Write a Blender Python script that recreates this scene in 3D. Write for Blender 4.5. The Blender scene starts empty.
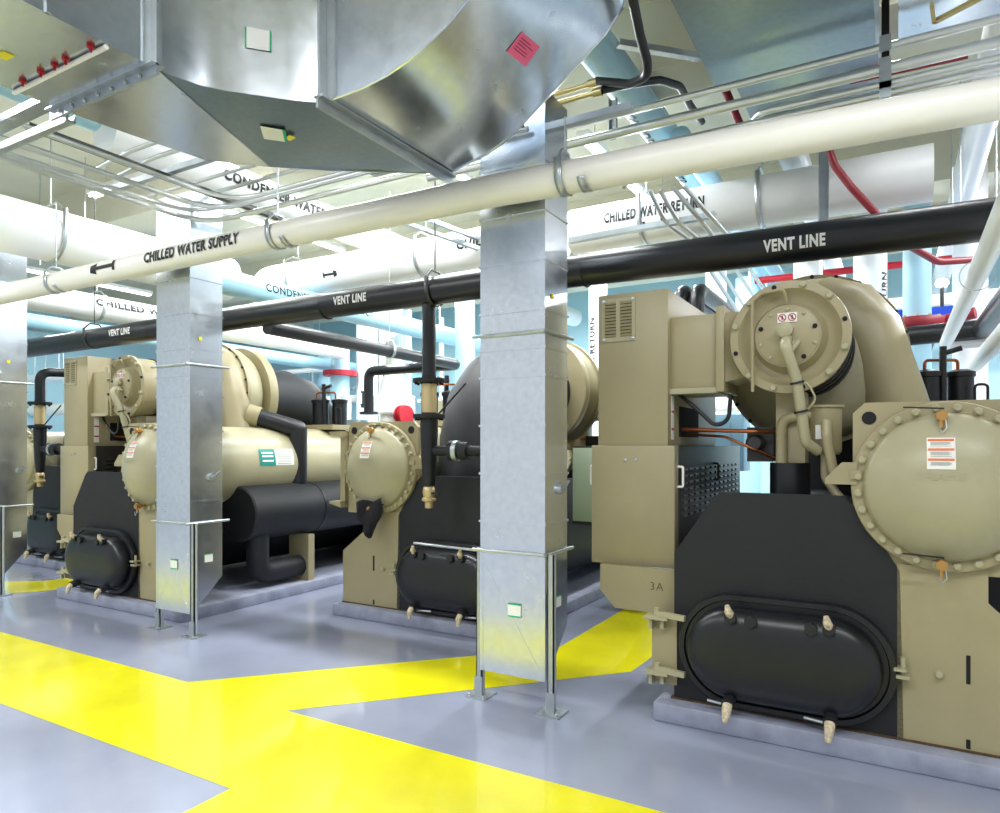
import bpy, bmesh, math, random
from mathutils import Vector as V, Matrix
random.seed(7)
PI = math.pi
C = bpy.context.scene.collection

# ---------------------------------------------------------------- camera model
F, CX, HY, YAW, EYE = 690.0, 500.0, 446.0, math.radians(30), 1.6
cY, sY = math.cos(YAW), math.sin(YAW)
def ray(px, py):
    u = (px - CX) / F
    return V((-sY + u * cY, cY + u * sY, (HY - py) / F))
def at(px, py, X=None, Y=None, Z=None, T=None):
    r = ray(px, py)
    if X is not None: t = X / r.x
    elif Y is not None: t = Y / r.y
    elif Z is not None: t = (Z - EYE) / r.z
    else: t = T
    return V((r.x * t, r.y * t, EYE + r.z * t))
def depth(p): return -p[0] * sY + p[1] * cY

# ---------------------------------------------------------------- materials
def lin(c):
    return tuple((x / 12.92 if x <= .04045 else ((x + .055) / 1.055) ** 2.4) for x in c)
def hx(s):
    return lin([int(s[i:i + 2], 16) / 255 for i in (0, 2, 4)])
def mat(name, col, rough=.5, metal=0., var=.0, vscale=6., bump=0., bscale=40., emit=0., spec=.5, coat=0.):
    m = bpy.data.materials.new(name); m.use_nodes = True
    nt = m.node_tree; b = nt.nodes['Principled BSDF']
    c = hx(col) if isinstance(col, str) else col
    b.inputs['Base Color'].default_value = (*c, 1)
    b.inputs['Roughness'].default_value = rough
    b.inputs['Metallic'].default_value = metal
    b.inputs['Specular IOR Level'].default_value = spec
    b.inputs['Coat Weight'].default_value = coat
    b.inputs['Coat Roughness'].default_value = .07
    tc = nt.nodes.new('ShaderNodeTexCoord')
    if var > 0:
        n = nt.nodes.new('ShaderNodeTexNoise'); n.inputs['Scale'].default_value = vscale; n.inputs['Detail'].default_value = 5
        nt.links.new(tc.outputs['Object'], n.inputs['Vector'])
        r = nt.nodes.new('ShaderNodeValToRGB')
        r.color_ramp.elements[0].position = .3; r.color_ramp.elements[1].position = .7
        r.color_ramp.elements[0].color = (*[x * (1 - var) for x in c], 1)
        r.color_ramp.elements[1].color = (*[min(1, x * (1 + var)) for x in c], 1)
        nt.links.new(n.outputs['Fac'], r.inputs['Fac']); nt.links.new(r.outputs['Color'], b.inputs['Base Color'])
    if bump > 0:
        n2 = nt.nodes.new('ShaderNodeTexNoise'); n2.inputs['Scale'].default_value = bscale; n2.inputs['Detail'].default_value = 3
        nt.links.new(tc.outputs['Object'], n2.inputs['Vector'])
        bp = nt.nodes.new('ShaderNodeBump'); bp.inputs['Strength'].default_value = bump; bp.inputs['Distance'].default_value = .02
        nt.links.new(n2.outputs['Fac'], bp.inputs['Height']); nt.links.new(bp.outputs['Normal'], b.inputs['Normal'])
    if emit > 0:
        b.inputs['Emission Color'].default_value = (*c, 1); b.inputs['Emission Strength'].default_value = emit
    return m
def galv(name, col, rough):
    m = mat(name, col, rough, .95, var=.05, vscale=26, bump=.05, bscale=2.0)
    nt = m.node_tree; b = nt.nodes['Principled BSDF']; tc = nt.nodes['Texture Coordinate']
    n = nt.nodes.new('ShaderNodeTexNoise'); n.inputs['Scale'].default_value = 9; n.inputs['Detail'].default_value = 6
    nt.links.new(tc.outputs['Object'], n.inputs['Vector'])
    rr = nt.nodes.new('ShaderNodeMapRange'); rr.inputs['To Min'].default_value = rough - .08; rr.inputs['To Max'].default_value = rough + .10
    nt.links.new(n.outputs['Fac'], rr.inputs['Value']); nt.links.new(rr.outputs['Result'], b.inputs['Roughness'])
    return m
M = {}
M['tan'] = mat('tan_enamel', 'A29877', .38, var=.05, vscale=3, bump=.03, bscale=60)
M['tan_light'] = mat('tan_cast', 'ABA688', .34, var=.06, vscale=4, bump=.04, bscale=90)
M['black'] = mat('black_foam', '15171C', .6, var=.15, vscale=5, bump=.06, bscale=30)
M['black_gloss'] = mat('black_paint', '15171C', .34, var=.15, vscale=5, bump=.02)
M['dark'] = mat('dark_void', '101113', .8)
M['darkmetal'] = mat('dark_metal', '3A3A38', .4, .4, var=.1)
M['louver'] = mat('louver_panel', '4A4742', .28, .3, var=.08)
M['galv'] = galv('galvanized_sheet', 'DDE4EC', .23)
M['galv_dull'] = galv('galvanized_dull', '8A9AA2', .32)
M['steel'] = mat('strut_steel', 'BCC3C6', .36, .85, var=.08, vscale=12)
M['conduit'] = mat('conduit_steel', 'D3D7D6', .30, .85, var=.05, vscale=9)
M['gold'] = mat('zinc_connector', 'CDBB80', .35, .8)
M['cream'] = mat('cream_jacket', 'F8F6EB', .32, var=.02, vscale=3, bump=.015, bscale=10)
M['white'] = mat('white_jacket', 'F3F6F7', .35, var=.02, vscale=3, bump=.02, bscale=8)
M['blue'] = mat('light_blue_jacket', 'A3CFE2', .35, var=.03, vscale=3, bump=.02, bscale=8)
M['pvc'] = mat('white_plastic', 'FAFAF8', .25)
M['red'] = mat('red_paint', 'AE1226', .4, var=.05)
M['reddark'] = mat('dull_red_paint', '8E2430', .45)
M['ink'] = mat('black_ink', '17181A', .6)
M['grayink'] = mat('faded_ink', '4A4536', .7)
M['whiteink'] = mat('white_ink', 'F5F5F5', .5)
M['paper'] = mat('white_paper', 'EDEEE9', .6)
M['paperline'] = mat('printed_grey_lines', '9C9C98', .7)
M['orange'] = mat('orange_print', 'E8711C', .5)
M['pink'] = mat('pink_paper', 'FF6F9C', .6)
M['green'] = mat('green_tape', '22B07A', .5)
M['teal'] = mat('teal_print', '0E8F80', .5)
M['yellowtag'] = mat('yellow_tag', 'F2E21A', .5)
M['brass'] = mat('brass', 'C79A5A', .3, .8)
M['brasspale'] = mat('pale_bronze', 'CDB98C', .4, .5)
M['tape'] = mat('frayed_tape', 'C9BBA0', .8, var=.3, vscale=60)
M['copper'] = mat('copper_tube', 'A5603C', .3, .8)
M['rubber'] = mat('black_rubber', '1C1D20', .45)
M['cloth'] = mat('black_cloth', '1B1822', .9, bump=.2, bscale=50)
M['concrete'] = mat('painted_concrete_pad', '9499AB', .45, var=.2, vscale=7, bump=.12, bscale=25)
M['wallpaint'] = mat('wall_paint', 'AFD8E4', .6, var=.02)
M['ceilpaint'] = mat('ceiling_paint', 'CFCDB9', .75, var=.06, vscale=1.2, bump=.06, bscale=12)
M['bluetape'] = mat('blue_plastic', '1E4FD0', .4)
M['bluepanel'] = mat('blue_grey_enamel', '6E93A8', .4)
M['sage'] = mat('sage_enamel', '93A48C', .4)
M['lamp'] = mat('lamp_tube', 'FFFFFF', .5, emit=9.)
M['lampwhite'] = mat('lamp_housing', 'F0F0F0', .4)
M['rust'] = mat('rusty_seam', '54402A', .9, var=.4, vscale=40)
M['yellow'] = mat('yellow_floor_paint', 'E6DE00', .26, var=.10, vscale=2.2, bump=.06, bscale=9, coat=.7)
M['floor'] = mat('grey_floor_epoxy', '969CB0', .26, var=.16, vscale=.9, bump=.05, bscale=9, coat=.7)

# ---------------------------------------------------------------- mesh helpers
ORG = {}
class MB:
    def __init__(s): s.bm = bmesh.new()
    def _add(s, vs, fs):
        v = [s.bm.verts.new(p) for p in vs]
        for f in fs:
            try: s.bm.faces.new([v[i] for i in f])
            except ValueError: pass
        return s
    def box(s, x0, x1, y0, y1, z0, z1, bev=0.):
        b = bmesh.new() if bev else s.bm
        vs = [b.verts.new((x, y, z)) for x in (x0, x1) for y in (y0, y1) for z in (z0, z1)]
        for f in ((0, 1, 3, 2), (4, 6, 7, 5), (0, 4, 5, 1), (2, 3, 7, 6), (0, 2, 6, 4), (1, 5, 7, 3)): b.faces.new([vs[i] for i in f])
        if bev:
            bmesh.ops.bevel(b, geom=b.edges[:], offset=bev, segments=2, affect='EDGES', profile=.5)
            s.merge(b)
        return s
    def merge(s, b, mtx=None):
        if mtx: b.transform(mtx)
        me = bpy.data.meshes.new('t'); b.to_mesh(me); b.free(); s.bm.from_mesh(me); bpy.data.meshes.remove(me); return s
    def obox(s, c, size, mtx, bev=0.):
        b = MB(); x, y, z = [k / 2 for k in size]; b.box(-x, x, -y, y, -z, z, bev)
        return s.merge(b.bm, Matrix.Translation(c) @ mtx.to_4x4())
    def bar(s, p0, p1, w, h):
        p0, p1 = V(p0), V(p1); d = p1 - p0; L = d.length; d.normalize()
        up = V((0, 0, 1)) if abs(d.z) < .95 else V((0, 1, 0))
        sd = d.cross(up).normalized(); up = sd.cross(d)
        return s.obox((p0 + p1) / 2, (w, L, h), Matrix((sd, d, up)).transposed())
    def rings(s, rings, closed=True, cap0=True, cap1=True):
        vv = [[s.bm.verts.new(p) for p in r] for r in rings]; n = len(vv[0])
        for a, b in zip(vv, vv[1:]):
            for i in range(n if closed else n - 1):
                j = (i + 1) % n
                try: s.bm.faces.new((a[i], a[j], b[j], b[i]))
                except ValueError: pass
        if closed and cap0: s.bm.faces.new(vv[0][::-1])
        if closed and cap1: s.bm.faces.new(vv[-1])
        return s
    def cyl(s, p0, p1, r, r2=None, seg=20, cap=True):
        return s.tubeR([p0, p1], [r, r if r2 is None else r2], seg, cap)
    def tubeR(s, pts, rs, seg=16, cap=True):
        pts = [V(p) for p in pts]; rr = []; n0 = None
        for i, p in enumerate(pts):
            if i == 0: d = pts[1] - p
            elif i == len(pts) - 1: d = p - pts[i - 1]
            else: d = (pts[i + 1] - p).normalized() + (p - pts[i - 1]).normalized()
            d.normalize()
            if n0 is None:
                a = V((0, 0, 1)) if abs(d.z) < .9 else V((1, 0, 0)); n0 = (a - d * a.dot(d)).normalized()
            else: n0 = (n0 - d * n0.dot(d)).normalized()
            b = d.cross(n0); r = rs[i] if isinstance(rs, (list, tuple)) else rs
            k = 1.
            if 0 < i < len(pts) - 1:
                c = (pts[i + 1] - p).normalized().dot((p - pts[i - 1]).normalized()); k = 1
            rr.append([p + (n0 * math.cos(t) + b * math.sin(t)) * r * k for t in [2 * PI * j / seg for j in range(seg)]])
        return s.rings(rr, True, cap, cap)
    def tube(s, pts, r, bend=0., seg=14, cap=True):
        pts = [V(p) for p in pts]; out = [pts[0]]
        for i in range(1, len(pts) - 1):
            a, p, b = pts[i - 1], pts[i], pts[i + 1]
            d0 = (a - p); d1 = (b - p); l0, l1 = d0.length, d1.length; d0 /= l0; d1 /= l1
            ang = d0.angle(d1)
            if bend <= 0 or ang > PI - .02: out.append(p); continue
            t = min(bend / math.tan(ang / 2), l0 * .49, l1 * .49); q0 = p + d0 * t; q1 = p + d1 * t
            for k in range(8):
                u = k / 7; out.append((1 - u) ** 2 * q0 + 2 * u * (1 - u) * (p * .94 + (q0 + q1) * .03) + u * u * q1)
        out.append(pts[-1])
        return s.tubeR(out, r, seg, cap)
    def lathe(s, prof, o, axis, seg=40):            # prof: (radius, height along axis)
        o = V(o); ax = V(axis).normalized(); a = V((0, 0, 1)) if abs(ax.z) < .9 else V((1, 0, 0))
        e1 = (a - ax * a.dot(ax)).normalized(); e2 = ax.cross(e1)
        rr = [[o + ax * h + (e1 * math.cos(2 * PI * j / seg) + e2 * math.sin(2 * PI * j / seg)) * max(r, 1e-4) for j in range(seg)] for r, h in prof]
        return s.rings(rr)
    def ring(s, o, axis, ri, ro, h, seg=40):
        o = V(o); ax = V(axis).normalized(); a = V((0, 0, 1)) if abs(ax.z) < .9 else V((1, 0, 0))
        e1 = (a - ax * a.dot(ax)).normalized(); e2 = ax.cross(e1)
        def c(r, z): return [o + ax * z + (e1 * math.cos(2 * PI * j / seg) + e2 * math.sin(2 * PI * j / seg)) * r for j in range(seg)]
        return s.rings([c(ri, 0), c(ro, 0), c(ro, h), c(ri, h), c(ri, 0)], True, False, False)
    def prism(s, poly, plane, a, b):                # polygon extruded along the missing axis
        def p(u, w, t): return {'xz': (u, t, w), 'xy': (u, w, t), 'yz': (t, u, w)}[plane]
        return s.rings([[p(u, w, a) for u, w in poly], [p(u, w, b) for u, w in poly]])
    def quad(s, a, b, c, d): return s._add([a, b, c, d], [(0, 1, 2, 3)])
    def grid(s, rows): return s.rings(rows, False)
    def build(s, name, m, parent=None, ang=38, org=None):
        bm = s.bm; bmesh.ops.remove_doubles(bm, verts=bm.verts[:], dist=1e-5)
        bmesh.ops.recalc_face_normals(bm, faces=bm.faces[:])
        lim = math.radians(ang)
        for f in bm.faces: f.smooth = True
        for e in bm.edges:
            if len(e.link_faces) == 2 and e.calc_face_angle(0) > lim: e.smooth = False
        if parent is not None: o3 = ORG.get(parent, V((0, 0, 0)))
        elif org is not None: o3 = V(org)
        else:
            xs = [v.co for v in bm.verts]
            o3 = V(((min(c.x for c in xs) + max(c.x for c in xs)) / 2, (min(c.y for c in xs) + max(c.y for c in xs)) / 2, min(c.z for c in xs)))
        for v in bm.verts: v.co -= o3
        me = bpy.data.meshes.new(name); bm.to_mesh(me); bm.free()
        for k in (m if isinstance(m, list) else [m]): me.materials.append(k)
        o = bpy.data.objects.new(name, me); C.objects.link(o); ORG[o] = o3
        if parent is not None: o.parent = parent
        else: o.location = o3
        return o
def tag(o, label=None, cat=None, group=None, kind=None):
    if label: o['label'] = label
    if cat: o['category'] = cat
    if group: o['group'] = group
    if kind: o['kind'] = kind
    return o
def thing(name, label, cat, loc=(0, 0, 0), group=None):
    o = bpy.data.objects.new(name, None); C.objects.link(o); o.empty_display_size = .1
    o.location = loc; ORG[o] = V(loc)
    return tag(o, label, cat, group)
def copy_tree(o, parent=None):
    c = o.copy(); C.objects.link(c); c.parent = parent
    for ch in list(o.children): copy_tree(ch, c)
    return c
def text_bm(s, size, bold=.0, cuts=True):
    cu = bpy.data.curves.new('txt', 'FONT'); cu.body = s; cu.size = size; cu.align_x = 'CENTER'; cu.align_y = 'CENTER'
    cu.offset = bold; cu.space_character = 1.12; cu.resolution_u = 3
    o = bpy.data.objects.new('txt', cu); C.objects.link(o)
    dg = bpy.context.evaluated_depsgraph_get(); me = bpy.data.meshes.new_from_object(o.evaluated_get(dg))
    bpy.data.objects.remove(o); bpy.data.curves.remove(cu)
    b = bmesh.new(); b.from_mesh(me); bpy.data.meshes.remove(me)
    if cuts:
        for k in range(-3, 4):
            bmesh.ops.bisect_plane(b, geom=b.verts[:] + b.edges[:] + b.faces[:], plane_co=(0, k * size * .11, 0), plane_no=(0, 1, 0))
    return b
def pipe_text(s, size, cen, axis, n0, r, m, parent, bold=.006, sx=1., eps=.004, name='lettering'):
    b = text_bm(s, size, bold); a = V(axis).normalized(); n0 = V(n0); n0 = (n0 - a * n0.dot(a)).normalized(); up = n0.cross(a)
    for v in b.verts:
        u, w = v.co.x * sx, v.co.y; th = w / r
        v.co = V(cen) + a * u + (n0 * math.cos(th) + up * math.sin(th)) * (r + eps)
    q = MB(); q.bm.free(); q.bm = b
    return q.build(name, m, parent)
def flat_text(s, size, cen, axis, n0, m, parent, bold=.002, sx=1., name='lettering', fn=None):
    b = text_bm(s, size, bold, False); a = V(axis).normalized(); n0 = V(n0).normalized(); up = n0.cross(a)
    for v in b.verts:
        v.co = V(cen) + a * v.co.x * sx + up * v.co.y
        if fn: v.co = fn(v.co)
    q = MB(); q.bm.free(); q.bm = b
    return q.build(name, m, parent)
def pipe_arrow(L, h, cen, axis, n0, r, m, parent):
    a = V(axis).normalized(); n0 = V(n0); n0 = (n0 - a * n0.dot(a)).normalized(); up = n0.cross(a); q = MB()
    def P(u, w): return V(cen) + a * u + (n0 * math.cos(w / r) + up * math.sin(w / r)) * (r + .004)
    def strip(u0, u1, h0, h1, n=6):
        for k in range(n):
            a0, a1 = -1 + 2 * k / n, -1 + 2 * (k + 1) / n
            q._add([P(u0, h0 * a0), P(u1, h1 * a0), P(u1, h1 * a1), P(u0, h0 * a1)], [(0, 1, 2, 3)])
    strip(-L / 2, L * .26, h * .16, h * .16); strip(L * .26, L / 2, h * .5, h * .30); strip(-L / 2, -L * .40, h * .42, h * .42)
    return q.build('flow_arrow', m, parent)

# ================================================================= SETTING
def structure(o): o['kind'] = 'structure'; return o
XW0, XW1, YB, ZC = -18.0, 9.0, 15.0, 5.3
fl = structure(MB().box(XW0, XW1, -4, YB, -.2, 0).build('floor', M['floor'], org=(0, 0, 0)))
q = MB()
z = .0015
def fpoly(pts): q._add([(x, y, z) for x, y in pts], [tuple(range(len(pts)))])
fpoly([(-18, 2.16), (-2.70, 2.16), (-1.9, 2.16), (4.5, 2.16), (4.5, 2.965), (-3.2, 2.965), (-4.17, 2.99), (-18, 3.0)])
fpoly([(-2.70, 2.16), (-2.70, -3), (-1.9, -3), (-1.9, 2.16)])
fpoly([(-4.17, 2.99), (-3.2, 2.965), (-1.64, 4.7), (-1.62, 5.0), (-1.6, 14), (-2.3, 14), (-2.335, 4.96)])
fpoly([(-8.2, 3.98), (-8.09, 4.27), (-8.0, 14), (-8.75, 14), (-8.75, 4.4), (-9.3, 4.0), (-10.6, 2.99), (-9.4, 2.99)])
q.build('floor_marking', M['yellow'], fl)
structure(MB().box(XW0, XW1, -4, YB, ZC, ZC + .2).build('ceiling', M['ceilpaint'], org=(0, 0, ZC)))
structure(MB().box(XW0, XW1, YB, YB + .2, 0, ZC).build('wall_back', M['wallpaint'], org=(0, YB, 0)))
structure(MB().box(XW0 - .2, XW0, -4, YB, 0, ZC).build('wall_left', M['wallpaint'], org=(XW0, 0, 0)))
for i, (y0, y1) in enumerate(((5.6, 6.1), (9.6, 10.1), (12.4, 12.9))):
    structure(MB().box(XW0, XW1, y0, y1, 4.72, ZC).build('trim_%d' % (i + 1), M['ceilpaint'], org=(0, y0, 4.72)))

def pad(x0, x1, y0, y1, label):
    t = MB().box(x0, x1, y0, y1, 0, .11, .012).build('equipment_pad', M['concrete'], org=((x0 + x1) / 2, (y0 + y1) / 2, 0))
    tag(t, label, 'concrete pad', 'low painted concrete pads under the chillers')
CH = {1: (-.565, 4.05), 2: (-3.365, 4.97), 3: (-6.985, 4.07), 4: (-9.665, 4.97)}
LEN = 3.4
pad(-1.24, 1.1, 3.93, 7.75, 'low grey concrete pad under the large nearest chiller')
pad(-4.65, -2.72, 4.87, 8.6, 'low grey concrete pad under the chiller behind the middle sheet metal duct')
pad(-7.69, -5.60, 3.96, 7.8, 'low grey concrete pad under the chiller left of the second duct column')
pad(-10.98, -8.98, 4.87, 8.6, 'low grey concrete pad under the farthest chiller at the left')

# ================================================================= CHILLER (local frame: x across, y into the room, z up)
def dome_y(R0, h, base):
    R = (R0 * R0 + h * h) / (2 * h)
    return lambda r: base - (math.sqrt(max(R * R - r * r, 0)) - (R - h))
def bolt_at(proto, name, p, n, parent):
    c = bpy.data.objects.new(name, proto); C.objects.link(c); c.parent = parent
    c.location = p; c.rotation_euler = V((0, 0, 1)).rotation_difference(V(n)).to_euler()
    return c
def bolt_mesh(name, r, h, m):
    q = MB(); q.lathe([(r * 1.25, 0), (r * 1.25, h * .25), (r, h * .3), (r, h * .9), (r * .8, h), (0, h)], (0, 0, 0), (0, 0, 1), 8)
    o = q.build(name, m, None, org=(0, 0, 0)); me = o.data; bpy.data.objects.remove(o); return me
BOLT = bolt_mesh('bolt', .017, .028, M['tan_light'])
BOLTS = bolt_mesh('small_bolt', .009, .012, M['steel'])
BOLTT = bolt_mesh('small_tan_bolt', .009, .012, M['tan_light'])
BOLTD = bolt_mesh('dark_bolt', .011, .016, M['dark'])
def label_sheet(root, fn, cx, cz, w, h, name='warning_label'):
    def patch(x0, x1, z0, z1, e):
        rows = []
        for i in range(5):
            zz = z0 + (z1 - z0) * i / 4
            rows.append([fn(V((x0 + (x1 - x0) * j / 4, 0, zz)), e) for j in range(5)])
        return rows
    q = MB(); q.grid(patch(cx - w / 2, cx + w / 2, cz - h / 2, cz + h / 2, .003)); lb = q.build(name, M['paper'], root); lb['label'] = 'white warning sticker with orange bands'
    x0, x1, zt = cx - w * .46, cx + w * .46, cz + h * .46
    for k in (0, .30, .62):
        q = MB(); q.grid(patch(x0, x1, zt - (k + .07) * h, zt - k * h, .0045)); q.build('orange_band', M['orange'], lb)
    q = MB()
    for k in (.11, .14, .17, .22, .41, .44, .47, .50, .55, .73, .76, .79, .82):
        q.grid(patch(x0 + .01, x1 - .01 - random.random() * w * .2, zt - (k + .012) * h, zt - k * h, .0045))
    q.build('printed_text', M['paperline'], lb)

def build_chiller():
    R = thing('chiller', 'x', 'chiller', (0, 0, 0))
    xc, zc = .770, 1.40
    # --- shells
    MB().cyl((xc, .04, zc), (xc, LEN - .04, zc), .405, seg=48).build('condenser_shell', M['tan_light'], R)
    MB().cyl((-.02, .04, .70), (-.02, LEN - .04, .70), .52, seg=40).build('evaporator_shell', M['black'], R)
    for ye, s in ((0, 1), (LEN, -1)):                # both ends; s points into the machine
        fy = lambda d: ye + s * d
        # insulated black end panel over the evaporator tube sheet
        plate = [(-.583, .115), (.588, .115), (.572, .963), (.40, 1.25), (.31, 1.335), (-.32, 1.335), (-.36, 1.30), (-.583, .967)]
        b = bmesh.new(); qq = MB(); qq.bm.free(); qq.bm = b; qq.prism(plate, 'xz', fy(0), fy(.06))
        qq.build('insulated_end_panel', M['black'], R)
        # capsule shaped marine water box
        def stad(kx, kz, y, hw=.553, hh=.317, cx=.010, cz=.452):
            r = hh * kz; half = hw - hh; w = half * kx if kx < .5 else half
            pts = []
            for i in range(24):
                a = -PI / 2 + PI * i / 23; pts.append(V((cx + w + r * math.cos(a), y, cz + r * math.sin(a))))
            for i in range(24):
                a = PI / 2 + PI * i / 23; pts.append(V((cx - w + r * math.cos(a), y, cz + r * math.sin(a))))
            return pts
        q = MB(); q.rings([stad(1, .985, fy(-.004)), stad(1, 1, fy(-.012)), stad(1, 1, fy(-.05)), stad(1, .985, fy(-.058)), stad(1, .90, fy(-.058)), stad(1, .88, fy(-.04)), stad(1, .78, fy(-.04)), stad(1, .78, fy(-.05))])
        fo = q.build('water_box_flange', M['black_gloss'], R)
        q = MB(); rr = []
        for k, d in ((.80, .04), (.80, .085), (.785, .115), (.75, .14), (.69, .16), (.58, .175), (.42, .183), (.22, .186), (.06, .187)): rr.append(stad(1, k, fy(-d)))
        q.rings(rr); wb = q.build('water_box', M['black_gloss'], R)
        # plugs
        for px_, pz, tape in ((-.225, .675, 1), (-.12, .665, 0), (.175, .665, 0), (.26, .675, 1)):
            q = MB(); q.cyl((px_, fy(-.08), pz - .02), (px_, fy(-.185), pz - .005), .029, seg=14); q.lathe([(.034, 0), (.034, .02)], (px_, fy(-.178), pz - .005), (0, -s, 0), 6)
            pl = q.build('drain_plug', M['rubber'], wb)
            if tape: MB().tubeR([(px_, fy(-.178), pz + .005), (px_ - .005, fy(-.205), pz + .03), (px_ - .012, fy(-.21), pz + .065)], [.024, .022, .012], 10).build('tape_wrap', M['tape'], wb)
        for px_ in (-.235, .265):
            MB().cyl((px_, fy(-.06), .235), (px_, fy(-.21), .20), .033, seg=14).build('drain_plug', M['rubber'], wb)
            MB().tubeR([(px_, fy(-.205), .20), (px_, fy(-.235), .175), (px_ - .005, fy(-.245), .12)], [.027, .025, .015], 10).build('tape_wrap', M['tape'], wb)
            MB().cyl((px_ - .13, fy(-.10), .17), (px_, fy(-.13), .17), .009, seg=8).build('drain_tube', M['steel'], wb)
        # hinge bracket on the outer side
        q = MB(); q.box(-.715, -.565, min(fy(-.01), fy(.03)), max(fy(-.01), fy(.03)), .19, .605); q.build('hinge_plate', M['tan'], R)
        for hz in (.275, .60):
            q = MB(); q.box(-.74, -.60, min(fy(-.09), fy(.0)), max(fy(-.09), fy(.0)), hz - .02, hz - .003)
            q.box(-.72, -.70, min(fy(-.06), fy(.0)), max(fy(-.06), fy(.0)), hz - .085, hz - .02); q.box(-.65, -.63, min(fy(-.06), fy(.0)), max(fy(-.06), fy(.0)), hz - .075, hz - .02)
            q.bar((-.68, fy(-.06), hz + .012), (-.50, fy(-.075), hz + .005), .03, .03); q.cyl((-.67, fy(-.055), hz - .03), (-.67, fy(-.055), hz + .045), .017, seg=10)
            q.build('hinge', M['tan_light'], R)
        q = MB(); q.box(.555, .615, min(fy(-.08), fy(0)), max(fy(-.08), fy(0)), .44, .455); q.box(.545, .60, min(fy(-.08), fy(0)), max(fy(-.08), fy(0)), .475, .49); q.cyl((.585, fy(-.045), .43), (.585, fy(-.045), .54), .012, seg=10); q.build('latch', M['tan_light'], R)
        # condenser end: tube sheet, flange, dome, bolts
        ts = [(xc - .412, .97), (xc - .412, 1.77), (xc - .357, 1.825), (xc + .357, 1.825), (xc + .412, 1.77), (xc + .412, .97)]
        MB().prism(ts, 'xz', fy(.012), fy(.05)).build('tube_sheet', M['tan'], R)
        for hx_ in (-.337, .337): MB().cyl((xc + hx_, fy(.008), 1.745), (xc + hx_, fy(.02), 1.745), .034, seg=20).build('lifting_hole', M['dark'], R)
        q = MB(); q.lathe([(.414, 0), (.419, .006), (.419, .038), (.414, .044), (.372, .044), (.36, .058), (.357, .058)], (xc, fy(.008), zc), (0, -s, 0), 64); q.build('head_flange', M['tan'], R)
        dy = dome_y(.358, .145, 0)
        prof = [(.362, .045), (.358, .07)]
        for i in range(1, 13):
            r = .350 * math.cos(i / 12 * PI / 2); prof.append((r, .075 - dy(r)))
        MB().lathe(prof, (xc, fy(.008), zc), (0, -s, 0), 64).build('condenser_head', M['tan_light'], R)
        def on_dome(p, e):
            r = math.hypot(p.x - xc, p.z - zc); return V((p.x, fy(.008 - .075 + dy(r) - e), p.z))
        label_sheet(R, on_dome, xc - .03 * s, zc + .165, .115, .15)
        for tx, tz, sz in (('TRANE', .055, .05), ('BY TRANE', -.155, .03)):
            if tx == 'BY TRANE': continue
            flat_text(tx, sz, (xc - .03 * s, 0, zc + tz), (s, 0, 0), (0, -s, 0), M['tan_light'], R, .001, 1.2, 'embossed_lettering', lambda p: on_dome(p, .003))
        for i in range(28):
            a = 2 * PI * (i + .5) / 28
            bolt_at(BOLT, 'bolt', (xc + .388 * math.cos(a), fy(-.034), zc + .388 * math.sin(a)), (0, -s, 0), R)
        # valves top and bottom
        for vz, dr in ((.345, 1), (-.372, 1)):
            p = V((xc - .025 * s, fy(-.10), zc + vz))
            q = MB(); q.cyl(p + V((0, s * .10, 0)), p, .012, seg=10); q.cyl(p, p + V((0, -s * .05, 0)), .024, seg=12); q.lathe([(.028, 0), (.028, .018)], p + V((0, -s * .012, 0)), (0, -s, 0), 6)
            q.cyl(p + V((0, -s * .025, 0)), p + V((0, -s * .03, -.06)), .011, seg=8)
            vo = q.build('drain_valve', M['brass'], R)
            MB().bar(p + V((.01, -s * .02, .035)), p + V((-.16, -s * .03, .045)), .014, .007).build('valve_handle', M['ink'], vo)
            MB().tubeR([p + V((.015, -s * .04, -.02)), p + V((.02, -s * .05, -.06)), p + V((.0, -s * .05, -.085)), p + V((-.01, -s * .05, -.05))], .003, 6).build('wire_tie', M['steel'], vo)
        # side lug
        q = MB(); q.prism([(xc - .54, zc + .0), (xc - .54, zc + .03), (xc - .46, zc + .115), (xc - .39, zc + .115), (xc - .39, zc - .0)], 'xz', fy(-.045), fy(-.02)); q.prism([(xc - .42, zc + .03), (xc - .37, zc + .03), (xc - .37, zc + .075), (xc - .42, zc + .075)], 'xz', fy(-.06), fy(-.045)); q.build('hinge_lug', M['tan'], R)
        q = MB(); q.box(xc + .42, xc + .475, min(fy(-.03), fy(.10)), max(fy(-.03), fy(.10)), zc - .36, zc + .30)
        for hz in (-.38, .28): q.prism([(xc + .42, zc + hz), (xc + .56, zc + hz + .035), (xc + .56, zc + hz + .055), (xc + .42, zc + hz + .06)], 'xz', fy(-.09), fy(.06))
        q.build('hinge_frame', M['tan'], R)
        # support leg sheet
        sup = [(.56, .115), (1.24, .115), (1.24, .60), (.98, .80), (.94, .84), (.94, 1.0), (.56, 1.0)]
        MB().prism(sup, 'xz', fy(.0), fy(.035)).build('support_plate', M['tan'], R)
        for (sx, z0, z1) in ((.86, .44, .58), (.86, .125, .17)):
            MB().box(sx - .009, sx + .009, min(fy(-.002), fy(.004)), max(fy(-.002), fy(.004)), z0, z1).build('slot', M['dark'], R)
        bolt_at(BOLT, 'bolt', (.74, fy(0), .47), (0, -s, 0), R)
        MB().box(-.60, 1.24, min(fy(-.015), fy(.03)), max(fy(-.015), fy(.03)), .111, .119).build('base_angle', M['rust'], R)
    # side saddle bracket of condenser
    # --- control cabinet (front)
    CY = .20
    MB().box(-1.144, -.68, CY, 1.5, 1.60, 2.585, .006).build('cabinet_top', M['tan'], R)
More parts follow.
